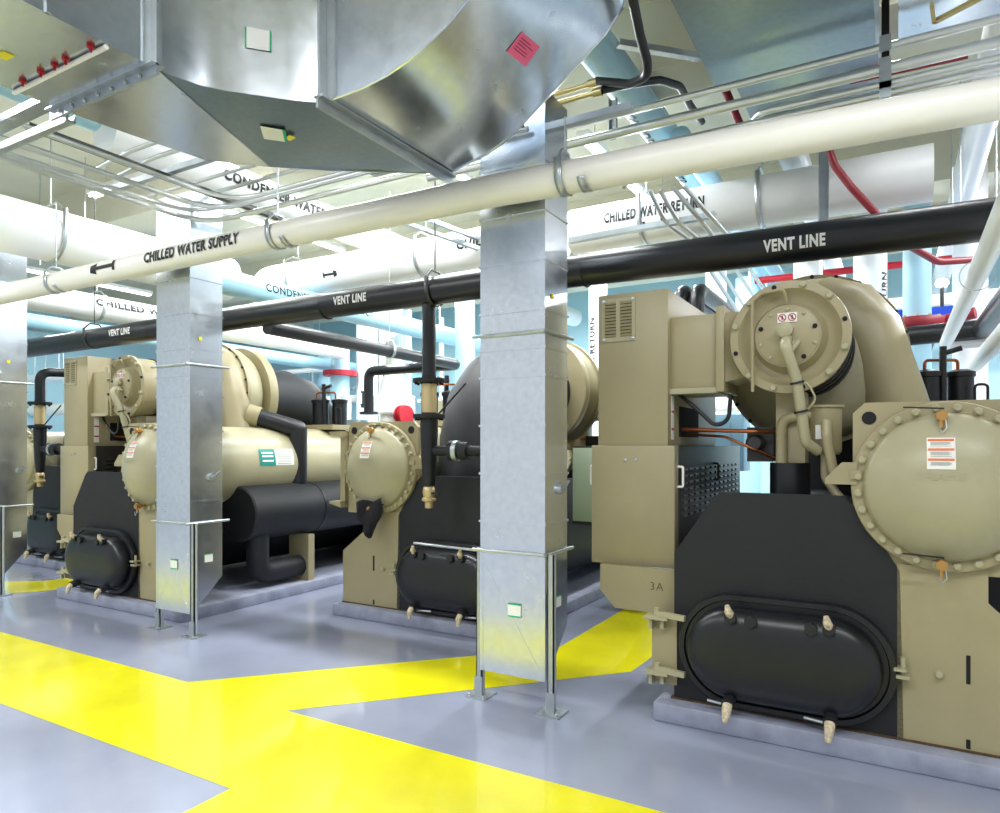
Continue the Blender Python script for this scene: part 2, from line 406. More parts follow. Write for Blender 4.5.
    q = MB(); q.box(-1.183, -.632, CY - .02, CY + .07, .838, 1.603, .006); lowd = q.build('cabinet_door', M['tan'], R)
    MB().box(-1.165, -.64, CY + .06, 2.25, .845, 1.60).build('cabinet_body', M['louver'], R)
    MB().box(-1.16, -.65, 2.25, 2.27, .88, 1.58, .004).build('cabinet_back', M['sage'], R)
    MB().prism([(-1.09, .68), (-.99, .575), (-.581, .575), (-.581, .845), (-1.09, .845)], 'xz', .10, .14).build('lower_panel', M['tan'], R)
    flat_text('3A', .072, (-.72, .096, .735), (1, 0, 0), (0, -1, 0), M['grayink'], R, -.001, 1, 'handwriting')
    gy = CY - .008
    gr = MB().box(-1.115, -.89, gy, CY + .002, 2.275, 2.555).build('vent_grille', M['tan_light'], R)
    for cx in (-1.055, -.95):
        q = MB(); q.box(cx - .037, cx + .037, gy - .001, gy, 2.305, 2.53); q.build('grille_opening', M['darkmetal'], gr)
        for i in range(11):
            zz = 2.315 + i * .021
            q = MB(); q.obox((cx, gy - .003, zz), (.075, .012, .011), Matrix.Rotation(.6, 3, 'X')); q.build('louver_slat', M['tan'], gr)
    for bx in (-1.10, -.905):
        for bz in (2.29, 2.54): bolt_at(BOLTS, 'screw', (bx, gy, bz), (0, -1, 0), gr)
    for bx in (-.95, -.88): bolt_at(BOLTS, 'lock', (bx, CY - .02, 1.51), (0, -1, 0), lowd)
    for (hx2, nx) in ((-.634, 1), (-1.18, -1)):
        MB().tube([(hx2, CY + .05, 1.47), (hx2 + nx * .035, CY + .05, 1.47), (hx2 + nx * .035, CY + .05, 1.345), (hx2, CY + .05, 1.345)], .008, .012, 8).build('handle', M['pvc'], lowd)
    MB().tube([(-.64, 1.25, 1.47), (-.605, 1.25, 1.47), (-.605, 1.25, 1.35), (-.64, 1.25, 1.35)], .008, .012, 8).build('handle', M['darkmetal'], R)
    lv = MB(); lv.box(-.641, -.638, .34, 2.15, 1.12, 1.49)
    for j in range(8):
        for i in range(12):
            y0 = .36 + i * .15
            lv.obox((-.634, y0 + .05, 1.15 + j * .042), (.02, .085, .016), Matrix.Rotation(-.5, 3, 'Y'))
    lv.build('louver_panel', M['louver'], R)
    q = MB(); q.box(-.6795, -.677, .27, .325, 1.64, 1.99); sl = q.build('side_sticker', M['paper'], R)
    for k in range(3): MB().box(-.6775, -.6755, .272, .323, 1.70 + k * .11, 1.715 + k * .11).build('red_band', M['red'], sl)
    MB().box(-.68, -.677, .45, .95, 1.66, 1.86).build('cable_opening', M['dark'], R)
    # arm box from cabinet to motor
    arm = MB().box(-.69, -.395, .26, .62, 1.96, 2.41, .006).build('terminal_box', M['tan'], R)
    MB().box(-.685, -.385, .24, .64, 1.925, 1.96).build('terminal_box_base', M['tan_light'], arm)
    MB().box(-.395, -.345, .23, .66, 1.93, 2.45, .005).build('terminal_flange', M['tan'], arm)
    q = MB(); q.rings([[V((-.345, .26, 1.99)), V((-.345, .62, 1.99)), V((-.345, .62, 2.41)), V((-.345, .26, 2.41))], [V((-.2, .34, 2.03)), V((-.2, .60, 2.03)), V((-.2, .60, 2.42)), V((-.2, .34, 2.42))]]); q.build('terminal_neck', M['tan'], arm)
    # --- motor and compressor, axis along y
    mx, mz, dm = .02, 2.225, -.09
    om = (mx, dm, mz)
    q = MB(); q.lathe([(.30, .56), (.30, .33), (.322, .325), (.325, .30), (.322, .285), (.278, .282), (.262, .30), (.235, .325), (.205, .33), (.190, .30), (.182, .265), (.176, .25), (.0, .25)], om, (0, 1, 0), 64)
    cov = q.build('motor_end_cover', M['tan'], R)
    MB().lathe([(.168, .262), (.168, .243), (.164, .240), (0, .240)], om, (0, 1, 0), 48).build('hub_plate', M['tan'], R)
    for i in range(12):
        a = 2 * PI * i / 12 + .26
        bolt_at(BOLT if i % 3 else BOLTD, 'bolt', (mx + .30 * math.cos(a), .284 + dm, mz + .30 * math.sin(a)), (0, -1, 0), R)
    for i in range(10):
        a = 2 * PI * i / 10 + .3
        bolt_at(BOLTD if i % 4 == 0 else BOLTT, 'bolt', (mx + .150 * math.cos(a), .241 + dm, mz + .150 * math.sin(a)), (0, -1, 0), R)
    yk = .236 + dm
    q = MB(); q.box(mx - .052, mx + .052, yk - .002, yk + .002, mz + .075, mz + .13); st = q.build('prohibition_sticker', M['paper'], R); st['label'] = 'white sticker with two red prohibition signs'
    for k in (-.026, .026):
        q = MB(); q.ring((mx + k, yk - .0025, mz + .1025), (0, -1, 0), .017, .022, .001, 24); q.obox((mx + k, yk - .003, mz + .1025), (.036, .001, .005), Matrix.Rotation(.785, 3, 'Y')); q.build('prohibition_sign', M['red'], st)
        MB().box(mx + k - .004, mx + k + .004, yk - .0028, yk - .0024, mz + .092, mz + .114).build('pictogram', M['ink'], st)
    MB().cyl((mx, .40, mz), (mx, 1.05, mz), .30, seg=48).build('motor_body', M['black'], R)  # black foam colour stands in for shade on the tan motor housing
    for yy in (.45, .62, .80): MB().ring((mx, yy, mz), (0, 1, 0), .29, .31, .03, 48).build('motor_band', M['black_gloss'], R)
    q = MB(); q.lathe([(.30, .98), (.42, 1.02), (.50, 1.08), (.55, 1.16), (.575, 1.25), (.565, 1.42), (.52, 1.52), (.45, 1.58), (.44, 1.66)], (.04, 0, 2.20), (0, 1, 0), 64); q.build('compressor_volute', M['tan_light'], R)
    q = MB(); q.lathe([(.44, 1.58), (.585, 1.58), (.59, 1.60), (.59, 1.68), (.585, 1.70), (.40, 1.70)], (.04, 0, 2.20), (0, 1, 0), 64); q.build('suction_flange', M['tan'], R)
    q = MB(); q.lathe([(.55, 1.245), (.60, 1.245), (.60, 1.285), (.55, 1.285)], (.04, 0, 2.20), (0, 1, 0), 64); q.build('casing_flange', M['tan'], R)
    for i in range(24):
        a = 2 * PI * i / 24
        bolt_at(BOLTD, 'bolt', (.04 + .588 * math.cos(a), 1.243, 2.20 + .588 * math.sin(a)), (0, -1, 0), R)
    q = MB(); q.tubeR([(.04, 1.66, 2.17), (.04, 2.25, 2.17), (.04, 2.55, 2.12), (.04, 2.78, 1.95), (.04, 2.88, 1.65), (.04, 2.90, 1.1)], [.41, .41, .39, .36, .36, .36], 32); q.build('suction_elbow', M['black'], R)
    # discharge pipe down to the condenser
    q = MB(); q.tubeR([(-.02, 1.28, 2.57), (.14, 1.22, 2.575), (.29, 1.17, 2.51), (.40, 1.15, 2.36), (.465, 1.15, 2.15), (.54, 1.15, 1.9), (.62, 1.15, 1.6)], [.18, .19, .20, .195, .19, .19, .19], 28); q.build('discharge_pipe', M['tan'], R)
    MB().cyl((.60, 1.15, 1.70), (.60, 1.15, 1.80), .23, seg=32).build('discharge_saddle', M['tan_light'], R)
    # pedestal under the motor, black sleeve
    MB().box(-.075, .09, .38, .54, 1.40, 1.92, .004).build('pedestal', M['tan'], R)
    MB().cyl((.0, .43, 1.30), (.0, .43, 1.50), .115, seg=28).build('insulation_sleeve', M['black_gloss'], R)
    q = MB(); q.tube([(-.04, .36, 1.48), (-.04, .36, 1.76), (.10, .34, 1.78), (.16, .36, 1.78)], .032, .07, 12); q.build('oil_pipe', M['tan'], R)
    # oil separator canister
    can = MB(); can.lathe([(0, 0), (.07, 0), (.085, .02), (.085, .27), (.098, .272), (.098, .285), (.0, .285)], (.20, .36, 1.55), (0, 0, 1), 28); co = can.build('oil_canister', M['tan'], R)
    MB().box(.155, .20, .262, .272, 1.64, 1.72).build('canister_label', M['paper'], co)
    # main oil line from hub
    q = MB(); q.lathe([(.038, 0), (.044, .01), (.044, .05), (.03, .06), (.0, .06)], (mx - .01, .15, mz + .03), (0, -1, -.05), 18); q.build('hub_fitting', M['tan_light'], R)
    q = MB(); q.tube([(mx, .15, mz - .02), (mx, .05, mz - .06), (.07, .12, 1.98), (.11, .20, 1.62), (.17, .26, 1.57)], .03, .05, 12); q.build('oil_pipe', M['tan_light'], R)
    q = MB(); q.cyl((.065, .15, mz - .05), (.065, .09, mz - .05), .014, seg=10); q.cyl((.09, .09, mz - .04), (.05, .09, mz - .09), .016, seg=10); q.build('service_valve', M['tan_light'], R)
    q = MB(); q.tube([(.21, .25, 1.74), (.215, .22, 1.66), (.25, .22, 1.45), (.30, .25, 1.42)], .027, .04, 12); q.build('oil_pipe', M['tan'], R)
    q = MB(); q.tube([(.20, .34, 1.56), (.20, .33, 1.42), (.26, .30, 1.33), (.34, .25, 1.24)], .025, .06, 12); q.build('oil_pipe', M['tan'], R)
    q = MB(); q.tube([(-.17, .16, mz - .31), (-.17, .16, mz + .22), (-.12, .17, mz + .26), (.0, .17, mz + .27), (.01, .20, mz + .2)], .010, .03, 8); q.build('vent_tube', M['tan'], R)
    for (zz, xx, yy) in ((1.96, .073, .125), (1.80, .09, .155)):
        MB().ring((xx, yy, zz), (.2, .12, -1), .031, .038, .012, 16).build('cable_tie', M['rubber'], R)
    q = MB(); q.tube([(.07, .14, 1.97), (.13, .13, 1.95), (.17, .16, 1.86), (.12, .17, 1.80)], .006, .05, 8); q.build('cable', M['tan_light'], R)
    q = MB(); q.tube([(-.675, .36, 1.95), (-.54, .32, 1.84), (-.42, .34, 1.72), (-.34, .34, 1.76), (-.33, .34, 1.92)], .013, .08, 10); q.build('power_cable', M['rubber'], R)
    q = MB(); q.tube([(-.675, .5, 1.71), (-.20, .45, 1.69), (.0, .6, 1.69)], .013, .03, 10); q.build('copper_line', M['copper'], R)
    q = MB(); q.tube([(-.675, .6, 1.68), (-.40, .5, 1.66), (-.22, .5, 1.58), (.0, .7, 1.46)], .009, .08, 10); q.build('copper_line', M['copper'], R)
    q = MB(); q.lathe([(.0, 0), (.05, 0), (.055, .02), (.055, .10), (.04, .12), (0, .12)], (-.22, .62, 1.62), (0, -1, 0), 20); q.box(-.28, -.12, .6, .7, 1.50, 1.72); q.build('oil_pump', M['darkmetal'], R)
    # purge unit over the rear half of the condenser
    for (px_, py_, rr) in ((.76, 2.25, .10), (.98, 2.35, .09)):
        q = MB(); q.lathe([(rr, 0), (rr, .27), (rr * 1.12, .275), (rr * 1.12, .31), (rr * .6, .33), (0, .33)], (px_, py_, 1.86), (0, 0, 1), 24); q.build('purge_cylinder', M['black_gloss'], R)
    q = MB(); q.box(.60, 1.08, 2.12, 2.62, 1.80, 1.86); q.build('purge_base', M['tan'], R)
    q = MB(); q.tube([(.74, 2.2, 2.19), (.74, 2.2, 2.26), (.96, 2.3, 2.26), (.96, 2.3, 2.15)], .012, .03, 8); q.build('purge_line', M['copper'], R)
    q = MB(); q.tube([(1.06, 2.2, 1.86), (1.06, 2.2, 2.06), (1.14, 2.2, 2.06), (1.14, 2.2, 1.86)], .010, .03, 8); q.build('purge_line', M['rubber'], R)
    q = MB(); q.cyl((.86, 2.22, 1.86), (.86, 2.2, 2.36), .025, seg=12); q.cyl((.84, 2.2, 2.30), (.98, 2.2, 2.34), .02, seg=12); q.build('purge_valve', M['rubber'], R)
    return R
ch1 = build_chiller()
ch3 = copy_tree(ch1); ch2 = copy_tree(ch1); ch4 = copy_tree(ch1)
for k, o, lab in ((1, ch1, 'largest tan chiller nearest the camera, with a tall control cabinet and black capsule water box'),
                  (2, ch2, 'tan chiller with domed head and black end panel, standing behind the middle duct column'),
                  (3, ch3, 'tan chiller with a green label on its shell, standing behind the second duct column'),
                  (4, ch4, 'farthest tan chiller, mostly hidden behind the leftmost duct column')):
    x, y = CH[k]
    if k in (1, 3): o.location = (x, y, 0)
    else: o.location = (x, y + LEN, 0); o.rotation_euler = (0, 0, PI)
    tag(o, lab, 'chiller', 'water cooled chillers')
q = MB(); q.prism([(.45, 2.02), (.56, 1.98), (1.22, 1.78), (1.22, 1.70), (.45, 1.76)], 'xz', 1.72, 2.05); q.build('insulation_cover', M['black'], ch1)
# sticker on the shell of the third chiller
def shell_patch(y0, y1, a0, a1, e):
    rows = []
    for i in range(7):
        a = a0 + (a1 - a0) * i / 6
        rows.append([V((.770 + (.405 + e) * math.cos(a), y, 1.40 + (.405 + e) * math.sin(a))) for y in (y0, y1)])
    return rows
lb = MB().grid(shell_patch(.95, 1.42, -.02, .42, .003)).build('shell_sticker', M['paper'], ch3); lb['label'] = 'white and green sticker on the tan shell'
MB().grid(shell_patch(.95, 1.16, -.02, .42, .005)).build('green_panel', M['teal'], lb)
q = MB()
for k in range(6): q.grid(shell_patch(1.19, 1.38, .02 + k * .06, .035 + k * .06, .005))
q.build('printed_text', M['paperline'], lb)
q = MB()
for k in (.08, .20, .29): q.grid(shell_patch(.98, 1.13, k, k + .045, .007))
q.build('white_text', M['whiteink'], lb)

# black rag hung on the second chiller's lower head
q = MB(); p0 = at(371, 503, Y=4.83); rows = []
for i in range(9):
    v_ = i / 8; row = []
    for j in range(9):
        u_ = j / 8
        row.append(V((p0.x - .15 + .30 * u_ * (1 - .45 * v_) + .05 * v_ + .015 * math.sin(5 * u_ + 7 * v_), p0.y - .015 - .03 * math.sin(9 * u_ + 4 * v_) - .02 * v_, p0.z + .02 * math.sin(7 * u_) - .26 * v_ * (1 - .35 * abs(u_ - .6)) + .10 * u_ * (.4 - v_))))
    rows.append(row)
q.grid(rows); o = q.build('rag', M['cloth'])
sm = o.modifiers.new('s', 'SOLIDIFY'); sm.thickness = .012
tag(o, 'crumpled black rag hanging from the lower rim of a domed tan head', 'rag')

a, b = at(414, 543, Y=4.72), at(482, 551, Y=4.72)
o = MB().cyl(a, b, .012, seg=10).build('drain_tube', M['steel']); tag(o, 'thin steel tube along the top of the second chiller capsule box', 'tube')

# ================================================================= DUCT COLUMNS
def duct_column(xr, label, paper=True, y1=4.04):
    x0, x1, y0 = xr - .455, xr, 3.72; zt = 3.75
    R = thing('duct_column', label, 'duct', ((x0 + x1) / 2, 3.88, 0), 'vertical sheet metal duct columns')
    q = MB(); q.box(x0, x1, y0, y1, .96, zt)
    for zz in (1.12, 1.42, 1.72, 2.02, 2.19, 2.42, 2.72, 3.02, 3.32):
        e = .008; q.box(x0 - e, x1 + e, y0 - e, y1 + e, zz, zz + .013)
    q.build('duct_wall', M['galv'], R)
    q = MB(); q.prism([(y0, .96), (y1, .96), (y1, .46), (y0 + .03, .185), (y0, .185)], 'yz', x0, x1)
    hop = q.build('duct_hopper', M['galv'], R)
    q = MB()
    for a, b in (((x0 + .01, .2), (x1 - .01, .9)), ((x1 - .01, .2), (x0 + .01, .9))): q.bar((a[0], y0 - .0, a[1]), (b[0], y0 - .0, b[1]), .003, .004)
    q.box(x1 - .028, x1 + .002, y0 - .003, y0 + .0, .185, .96); q.box(x0 - .002, x0 + .02, y0 - .003, y0 + .0, .185, .96)
    q.build('cross_crease', M['galv'], hop)
    for zz in (.945, 2.29):
        q = MB(); q.cyl((x0 - .05, y0 - .012, zz), (x1 + .02, y0 - .012, zz), .011, seg=10); q.cyl((x1 + .012, y0 - .05, zz), (x1 + .012, y1 + .06, zz), .011, seg=10)
        q.build('support_rod', M['steel'], R)
    for lx, ly in ((x0 - .03, y0 + .05), (x1 + .04, y0 + .012)):
        q = MB(); q.box(lx - .02, lx + .02, ly - .02, ly - .005, .012, .95); q.box(lx - .02, lx - .014, ly - .02, ly + .02, .012, .95); q.box(lx + .014, lx + .02, ly - .02, ly + .02, .012, .95)
        lg = q.build('leg', M['steel'], R)
        q = MB(); q.box(lx - .075, lx + .075, ly - .075, ly + .075, 0, .01); q.box(lx - .028, lx + .028, ly - .03, ly - .021, .01, .13); q.build('base_plate', M['steel'], lg)
        for bx in (-.055, .055): bolt_at(BOLTS, 'bolt', V((lx + bx, ly - .05, .01)) - ORG[R], (0, 0, 1), lg)
    if paper:
        cx = (x0 + x1) / 2 + .02
        lb = MB().box(cx - .045, cx + .045, y0 - .006, y0 - .003, .55, .63).build('paper_label', M['paper'], R)
        q = MB(); q.box(cx - .045, cx + .045, y0 - .008, y0 - .004, .623, .632); q.box(cx - .045, cx + .045, y0 - .008, y0 - .004, .548, .557); q.build('green_edge', M['green'], lb)
        lb = MB().box(x1 + .002, x1 + .005, 3.86, 3.94, .60, .67).build('paper_label', M['paper'], R)
        MB().box(x1 + .004, x1 + .006, 3.86, 3.94, .663, .671).build('green_edge', M['green'], lb)
    q = MB(); q.box(x1 + .004, x1 + .007, 3.80, 3.83, 2.50, 2.53); q.build('yellow_tag', M['yellowtag'], R)
    q = MB(); q.cyl((x1, 3.92, 1.33), (x1 + .025, 3.92, 1.33), .03, seg=14); q.bar((x1 + .03, 3.92, 1.33), (x1 + .035, 3.99, 1.38), .012, .012); q.build('damper_handle', M['steel'], R)
duct_column(-1.836, 'middle galvanized duct column on strut legs, right beside the nearest chiller cabinet')
duct_column(-5.157, 'galvanized duct column standing before the chiller with the green shell label')
duct_column(-8.36, 'galvanized duct column cut off by the left edge of the photo', True, 4.0)

# ================================================================= OVERHEAD DUCT WITH ELBOWS
R = thing('overhead_duct', 'big bright galvanized overhead duct with two elbows and a pink note', 'duct', (-2.7, 2.4, 3.3))
zb, zt = 3.3, 4.3
def strip(name, rows, m=M['galv']):
    return MB().grid(rows).build(name, m, R)
# section running toward the camera
q = MB(); q.box(-3.665, -2.895, .2, 1.9, zb, zt); sec = q.build('straight_section', M['galv'], R)
q = MB(); q.box(-2.903, -2.884, 1.45, 1.47, zb, zt); q.build('standing_seam', M['galv'], R)
ry = at(70, 65, Z=zb - .012).y
q = MB(); q.cyl((-3.66, ry, zb - .012), (-2.9, ry, zb - .012), .011, seg=8); rod = q.build('support_rod', M['cream'], R)
for px in (28, 46, 60, 71, 96):
    pz = at(px, 85.5 - (px - 25) * .5, Z=zb - .01)
    q = MB(); q.lathe([(.016, 0), (.016, .012), (.006, .014), (.006, .03), (0, .03)], (pz.x, ry - .03, zb), (0, 0, -1), 8); q.build('red_clip', M['red'], R)
MB().box(-3.40, -3.33, 1.50, 1.545, zb - .004, zb - .001).build('yellow_note', M['yellowtag'], R)
# plan elbow: inner arc, outer arc
inn = [(-2.895, 1.913), (-2.887, 1.985), (-2.85, 2.105), (-2.79, 2.20), (-2.712, 2.285), (-2.589, 2.42), (-2.52, 2.48), (-2.454, 2.52)]
out = [(-3.665, 1.913), (-3.63, 2.25), (-3.569, 2.675), (-3.46, 2.80), (-3.316, 2.94), (-3.05, 3.16), (-2.80, 3.33), (-2.465, 3.557)]
strip('inner_cheek', [[V((x, y, zz)) for x, y in inn] for zz in (zb, zt)])
strip('outer_cheek', [[V((x, y, zz)) for x, y in out] for zz in (zb, zt)])
q = MB()
for a, b, c, d in zip(inn, inn[1:], out[1:], out):
    pass
v = lambda p, dz=0: V((p[0], p[1], zb + dz))
q._add([v(inn[0]), v(out[0]), v(out[1]), v(out[2]), v(out[4])], [(0, 1, 2, 3, 4)])
q.build('elbow_bottom', M['galv'], R)
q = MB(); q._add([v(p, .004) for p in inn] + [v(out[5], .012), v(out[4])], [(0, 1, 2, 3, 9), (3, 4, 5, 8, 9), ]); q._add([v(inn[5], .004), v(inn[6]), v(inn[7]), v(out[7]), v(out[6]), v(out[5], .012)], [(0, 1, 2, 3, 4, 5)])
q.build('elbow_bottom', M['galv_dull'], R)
q = MB(); q._add([V((x, y, zt)) for x, y in inn + out[::-1]], [tuple(range(16))]); q.build('elbow_top', M['galv'], R)
# angle flanges
def flange(x0, x1, y0, y1):
    q = MB(); q.box(x0, x1, y0, y1, zb - .055, zb - .002); q.box(x0, x1, y0, y1, zt, zt + .05)
    return q
q = MB(); q.box(-3.72, -2.85, 1.885, 1.90, zb - .05, zb); q.box(-3.72, -2.85, 1.86, 1.93, zb - .008, zb + .0); q.box(-2.895, -2.845, 1.885, 1.90, zb, zt); q.box(-2.895, -2.885, 1.85, 1.94, zb, zt)
fo = q.build('flange_joint', M['steel'], R)
for i in range(7): bolt_at(BOLTS, 'bolt', V((-3.62 + i * .11, 1.883, zb - .03)) - ORG[R], (0, -1, 0), fo)
q = MB(); q.box(-2.46, -2.40, 2.45, 3.62, zb - .012, zb); q.box(-2.445, -2.43, 2.45, 3.62, zb - .06, zb); q.box(-2.445, -2.43, 2.46, 2.52, zb, zt); q.box(-2.50, -2.38, 2.508, 2.519, zb, zt)
fo = q.build('flange_joint', M['steel'], R)
for i in range(4): bolt_at(BOLTD, 'bolt', V((-2.446, 2.62 + i * .28, zb - .04)) - ORG[R], (-1, 0, 0), fo)
# vertical elbow rising to the right
near = [(-2.44, 3.30), (-2.322, 3.302), (-2.196, 3.307), (-2.057, 3.326), (-1.929, 3.36), (-1.817, 3.41), (-1.709, 3.466), (-1.62, 3.534), (-1.50, 3.66), (-1.42, 3.78), (-1.35, 3.95), (-1.31, 4.15), (-1.30, 4.45), (-1.30, 4.9)]
far = [(-2.44, 3.30), (-2.36, 3.312), (-2.265, 3.334), (-2.16, 3.357), (-2.054, 3.395), (-1.95, 3.45), (-1.852, 3.522), (-1.75, 3.59), (-1.661, 3.655), (-1.514, 3.763), (-1.39, 3.855), (-1.29, 3.97), (-1.20, 4.3), (-1.18, 4.9)]
YN, YF = 2.52, 3.557
q = MB(); rows = []
for (a, b), (c, d) in zip(near, far): rows.append([V((a + (c - a) * k / 4, YN + (YF - YN) * k / 4, b + (d - b) * k / 4)) for k in range(5)])
q.grid(rows); q.build('heel_sheet', M['galv'], R)
q = MB(); q._add([V((x, YN, zz)) for x, zz in near] + [V((-2.15, YN, 4.9)), V((-2.44, YN, 4.3))], [tuple(range(16))]); q.build('front_cheek', M['galv'], R)
q = MB(); q._add([V((x, YF, zz)) for x, zz in far] + [V((-2.15, YF, 4.9)), V((-2.44, YF, 4.3))], [tuple(range(16))]); q.build('rear_cheek', M['galv'], R)
q = MB(); q.tubeR([V((x, YN - .004, zz - .002)) for x, zz in near], .007, 6); q.build('edge_seam', M['galv'], R)
q = MB(); q.tubeR([V((x, YF + .004, zz - .002)) for x, zz in far], .006, 6); q.build('edge_seam', M['galv'], R)
def heel(px, py):
    best = None
    for i in range(len(rows) - 1):
        for k in range(4):
            a, b, c = rows[i][k], rows[i + 1][k], rows[i][k + 1]; n = (b - a).cross(c - a).normalized()
            r = ray(px, py); o_ = V((0, 0, EYE)); dn = r.dot(n)
            if abs(dn) < 1e-6: continue
            t = (a - o_).dot(n) / dn; p = o_ + r * t
            e = (p - (a + b + c + rows[i + 1][k + 1]) / 4).length
            if best is None or e < best[0]: best = (e, p - n * .006 * (1 if n.dot(r) > 0 else -1))
    return best[1]
cs = [heel(*k) for k in ((521, 31), (539, 46), (525, 66), (506, 51))]
q = MB(); q.quad(*cs); pk = q.build('pink_note', M['pink'], R)
ln = MB(); nrm = (cs[1] - cs[0]).cross(cs[2] - cs[0]).normalized(); nrm = nrm if nrm.dot(ray(520, 48)) < 0 else -nrm
for k in (.2, .32, .44, .58, .7):
    a = cs[0].lerp(cs[3], k); b = cs[1].lerp(cs[2], k); p0, p1 = a.lerp(b, .12), a.lerp(b, .5 + .4 * random.random()); ln.bar(p0 + nrm * .001, p1 + nrm * .001, .004, .002)
ln.build('handwriting', M['reddark'], pk)
# green edged paper on the inner cheek
a = V((-2.70, 2.292, 0)); b = V((-2.62, 2.385, 0)); nn = V((.75, -.66, 0)) * .006
a = V((inn[4][0], inn[4][1], 0)) + nn; b = V((inn[5][0], inn[5][1], 0)) + nn
a2 = a.lerp(b, -.12); b2 = a.lerp(b, .50)
q = MB(); q.quad(a2 + V((0, 0, 3.52)), b2 + V((0, 0, 3.52)), b2 + V((0, 0, 3.62)), a2 + V((0, 0, 3.62))); pp = q.build('paper_label', M['paper'], R)
q = MB()
for u0, u1 in ((-.14, -.10), (.48, .52)):
    c0, c1 = a.lerp(b, u0) + nn * .3, a.lerp(b, u1) + nn * .3; q.quad(c0 + V((0, 0, 3.52)), c1 + V((0, 0, 3.52)), c1 + V((0, 0, 3.62)), c0 + V((0, 0, 3.62)))
q.build('green_edge', M['green'], pp)
c = [at(*k, Z=zb - .006) for k in ((260, 126), (283, 130), (286, 142), (264, 139))]
q = MB(); q.quad(*c); pp = q.build('paper_label', M['paper'], R)
c = [at(*k, Z=zb - .008) for k in ((282, 130), (285, 130), (288, 142), (285, 142))]
q = MB(); q.quad(*c); q.build('green_edge', M['green'], pp)
c = [at(*k, Z=zb - .007) for k in ((285, 138), (290, 135), (296, 138), (290, 141))]
q = MB(); q.quad(*c); q.build('yellow_note', M['yellowtag'], R)

# dark ducts at top right
q = MB(); q.box(-1.06, -.10, 1.6, 4.70, 4.0, 4.5); o = q.build('duct_body', M['galv_dull'])
tag(o, 'dull grey rectangular duct above the conduits at top right', 'duct'); o.name = 'grey_duct'
q = MB(); q.box(-.115, -.09, 1.6, 4.72, 3.985, 4.0); q.build('edge_flange', M['steel'], o)
o2 = MB().box(-1.05, -.12, 5.0, 6.35, 4.28, 4.66, .004).build('grey_duct', M['galv_dull']); tag(o2, 'dark grey duct behind the conduit rack, under the larger grey duct', 'duct')
R = thing('white_duct', 'pale duct with a folded transition in the top right corner', 'duct', (.8, 3, 4.0))
q = MB(); q.box(.0, .95, 3.2, 4.72, 4.0, 4.5); q.build('duct_body', M['galv'], R)
q = MB(); q._add([(.36, 3.2, 4.0), (.95, 4.4, 4.0), (1.6, 3.6, 3.8), (1.6, 2.4, 3.8), (.36, 3.2, 4.5), (.95, 4.4, 4.5), (1.6, 3.6, 4.5), (1.6, 2.4, 4.5)], [(0, 1, 2, 3), (0, 3, 7, 4), (0, 4, 5, 1), (1, 5, 6, 2)]); q.build('transition', M['galv_dull'], R)
q = MB(); q.bar(at(934, 22, Z=3.9), at(980, -2, Z=3.9), .03, .02); q.bar(at(934, 22, Z=3.9), at(932, 4, Z=3.9), .02, .02); o = q.build('seismic_brace', M['gold']); tag(o, 'zinc plated brace bracket below the pale duct at top right', 'bracket')

# ================================================================= HANGERS, PIPES
def hanger(p, r, top, label, axis='x', m=M['steel'], group='clevis pipe hangers'):
    p = V(p); R = thing('pipe_hanger', label, 'pipe hanger', (p.x, p.y, p.z - r), group)
    ax = V((1, 0, 0)) if axis == 'x' else V((0, 1, 0)); sd = V((0, 1, 0)) if axis == 'x' else V((1, 0, 0)); w = .022
    pts = []
    for i in range(21):
        a = PI + .12 + (PI - .24) * i / 20 if False else PI + PI * i / 20
        pts.append(sd * (r + .004) * math.cos(a) + V((0, 0, (r + .004) * math.sin(a))))
    pts = [-sd * (r + .004) + V((0, 0, r * .9)), *pts, sd * (r + .004) + V((0, 0, r * .9))]
    q = MB(); q.rings([[p + k + ax * e for k in pts] for e in (-w, w)], False); o = q.build('clevis_band', m, R)
    so = o.modifiers.new('s', 'SOLIDIFY'); so.thickness = .006; so.offset = 1
    q = MB(); q.tube([p - sd * (r + .004) + V((0, 0, r * .85)), p - sd * (r * .45) + V((0, 0, r + .05)), p + sd * (r * .45) + V((0, 0, r + .05)), p + sd * (r + .004) + V((0, 0, r * .85))], .009, .02, 8); q.build('yoke', m, R)
    q = MB(); q.cyl(p + V((0, 0, r + .04)), V((p.x, p.y, top)), .006, seg=8); q.build('hanger_rod', m, R)
    return R

def xpipe(name, label, y, zc, r, x0, x1, m, cat='pipe', group=None):
    o = MB().cyl((x0, y, zc), (x1, y, zc), r, seg=36).build(name, m, org=((x0 + x1) / 2, y, zc - r)); return tag(o, label, cat, group)
# chilled water supply
YC, ZCW = 3.55, 3.13
def xon(px, Y, Z): return at(px, HY - (Z - EYE) / depth(at(px, 100, Y=Y)) * F, Y=Y).x
def bent(name, label, pts, r, m):
    o = MB().tubeR(pts, r, 36).build(name, m, org=pts[len(pts) // 2]); return tag(o, label, 'pipe')
SUP = [(0, 295, 3.55), (250, 241, 3.55), (500, 189.5, 3.57), (560, 179, 3.58), (750, 144.5, 3.72), (1000, 98.5, 3.9)]
spts = []
for px, py, yy in SUP: spts.append(at(px, py, Y=yy))
spts = [V((-17.9, 3.55, 3.15)), *spts, V((8.9, 4.1, 2.9))]
def zline(pts, x):
    for a, b in zip(pts, pts[1:]):
        if a.x <= x <= b.x: return a.z + (b.z - a.z) * (x - a.x) / (b.x - a.x)
def zsup(x): return zline(spts, x)
PC = bent('supply_pipe', 'long cream pipe lettered CHILLED WATER SUPPLY crossing in front of the ducts', spts, .095, M['cream'])
ZCW = 3.14
x0, x1 = xon(138, YC - .09, ZCW), xon(247, YC - .09, ZCW)
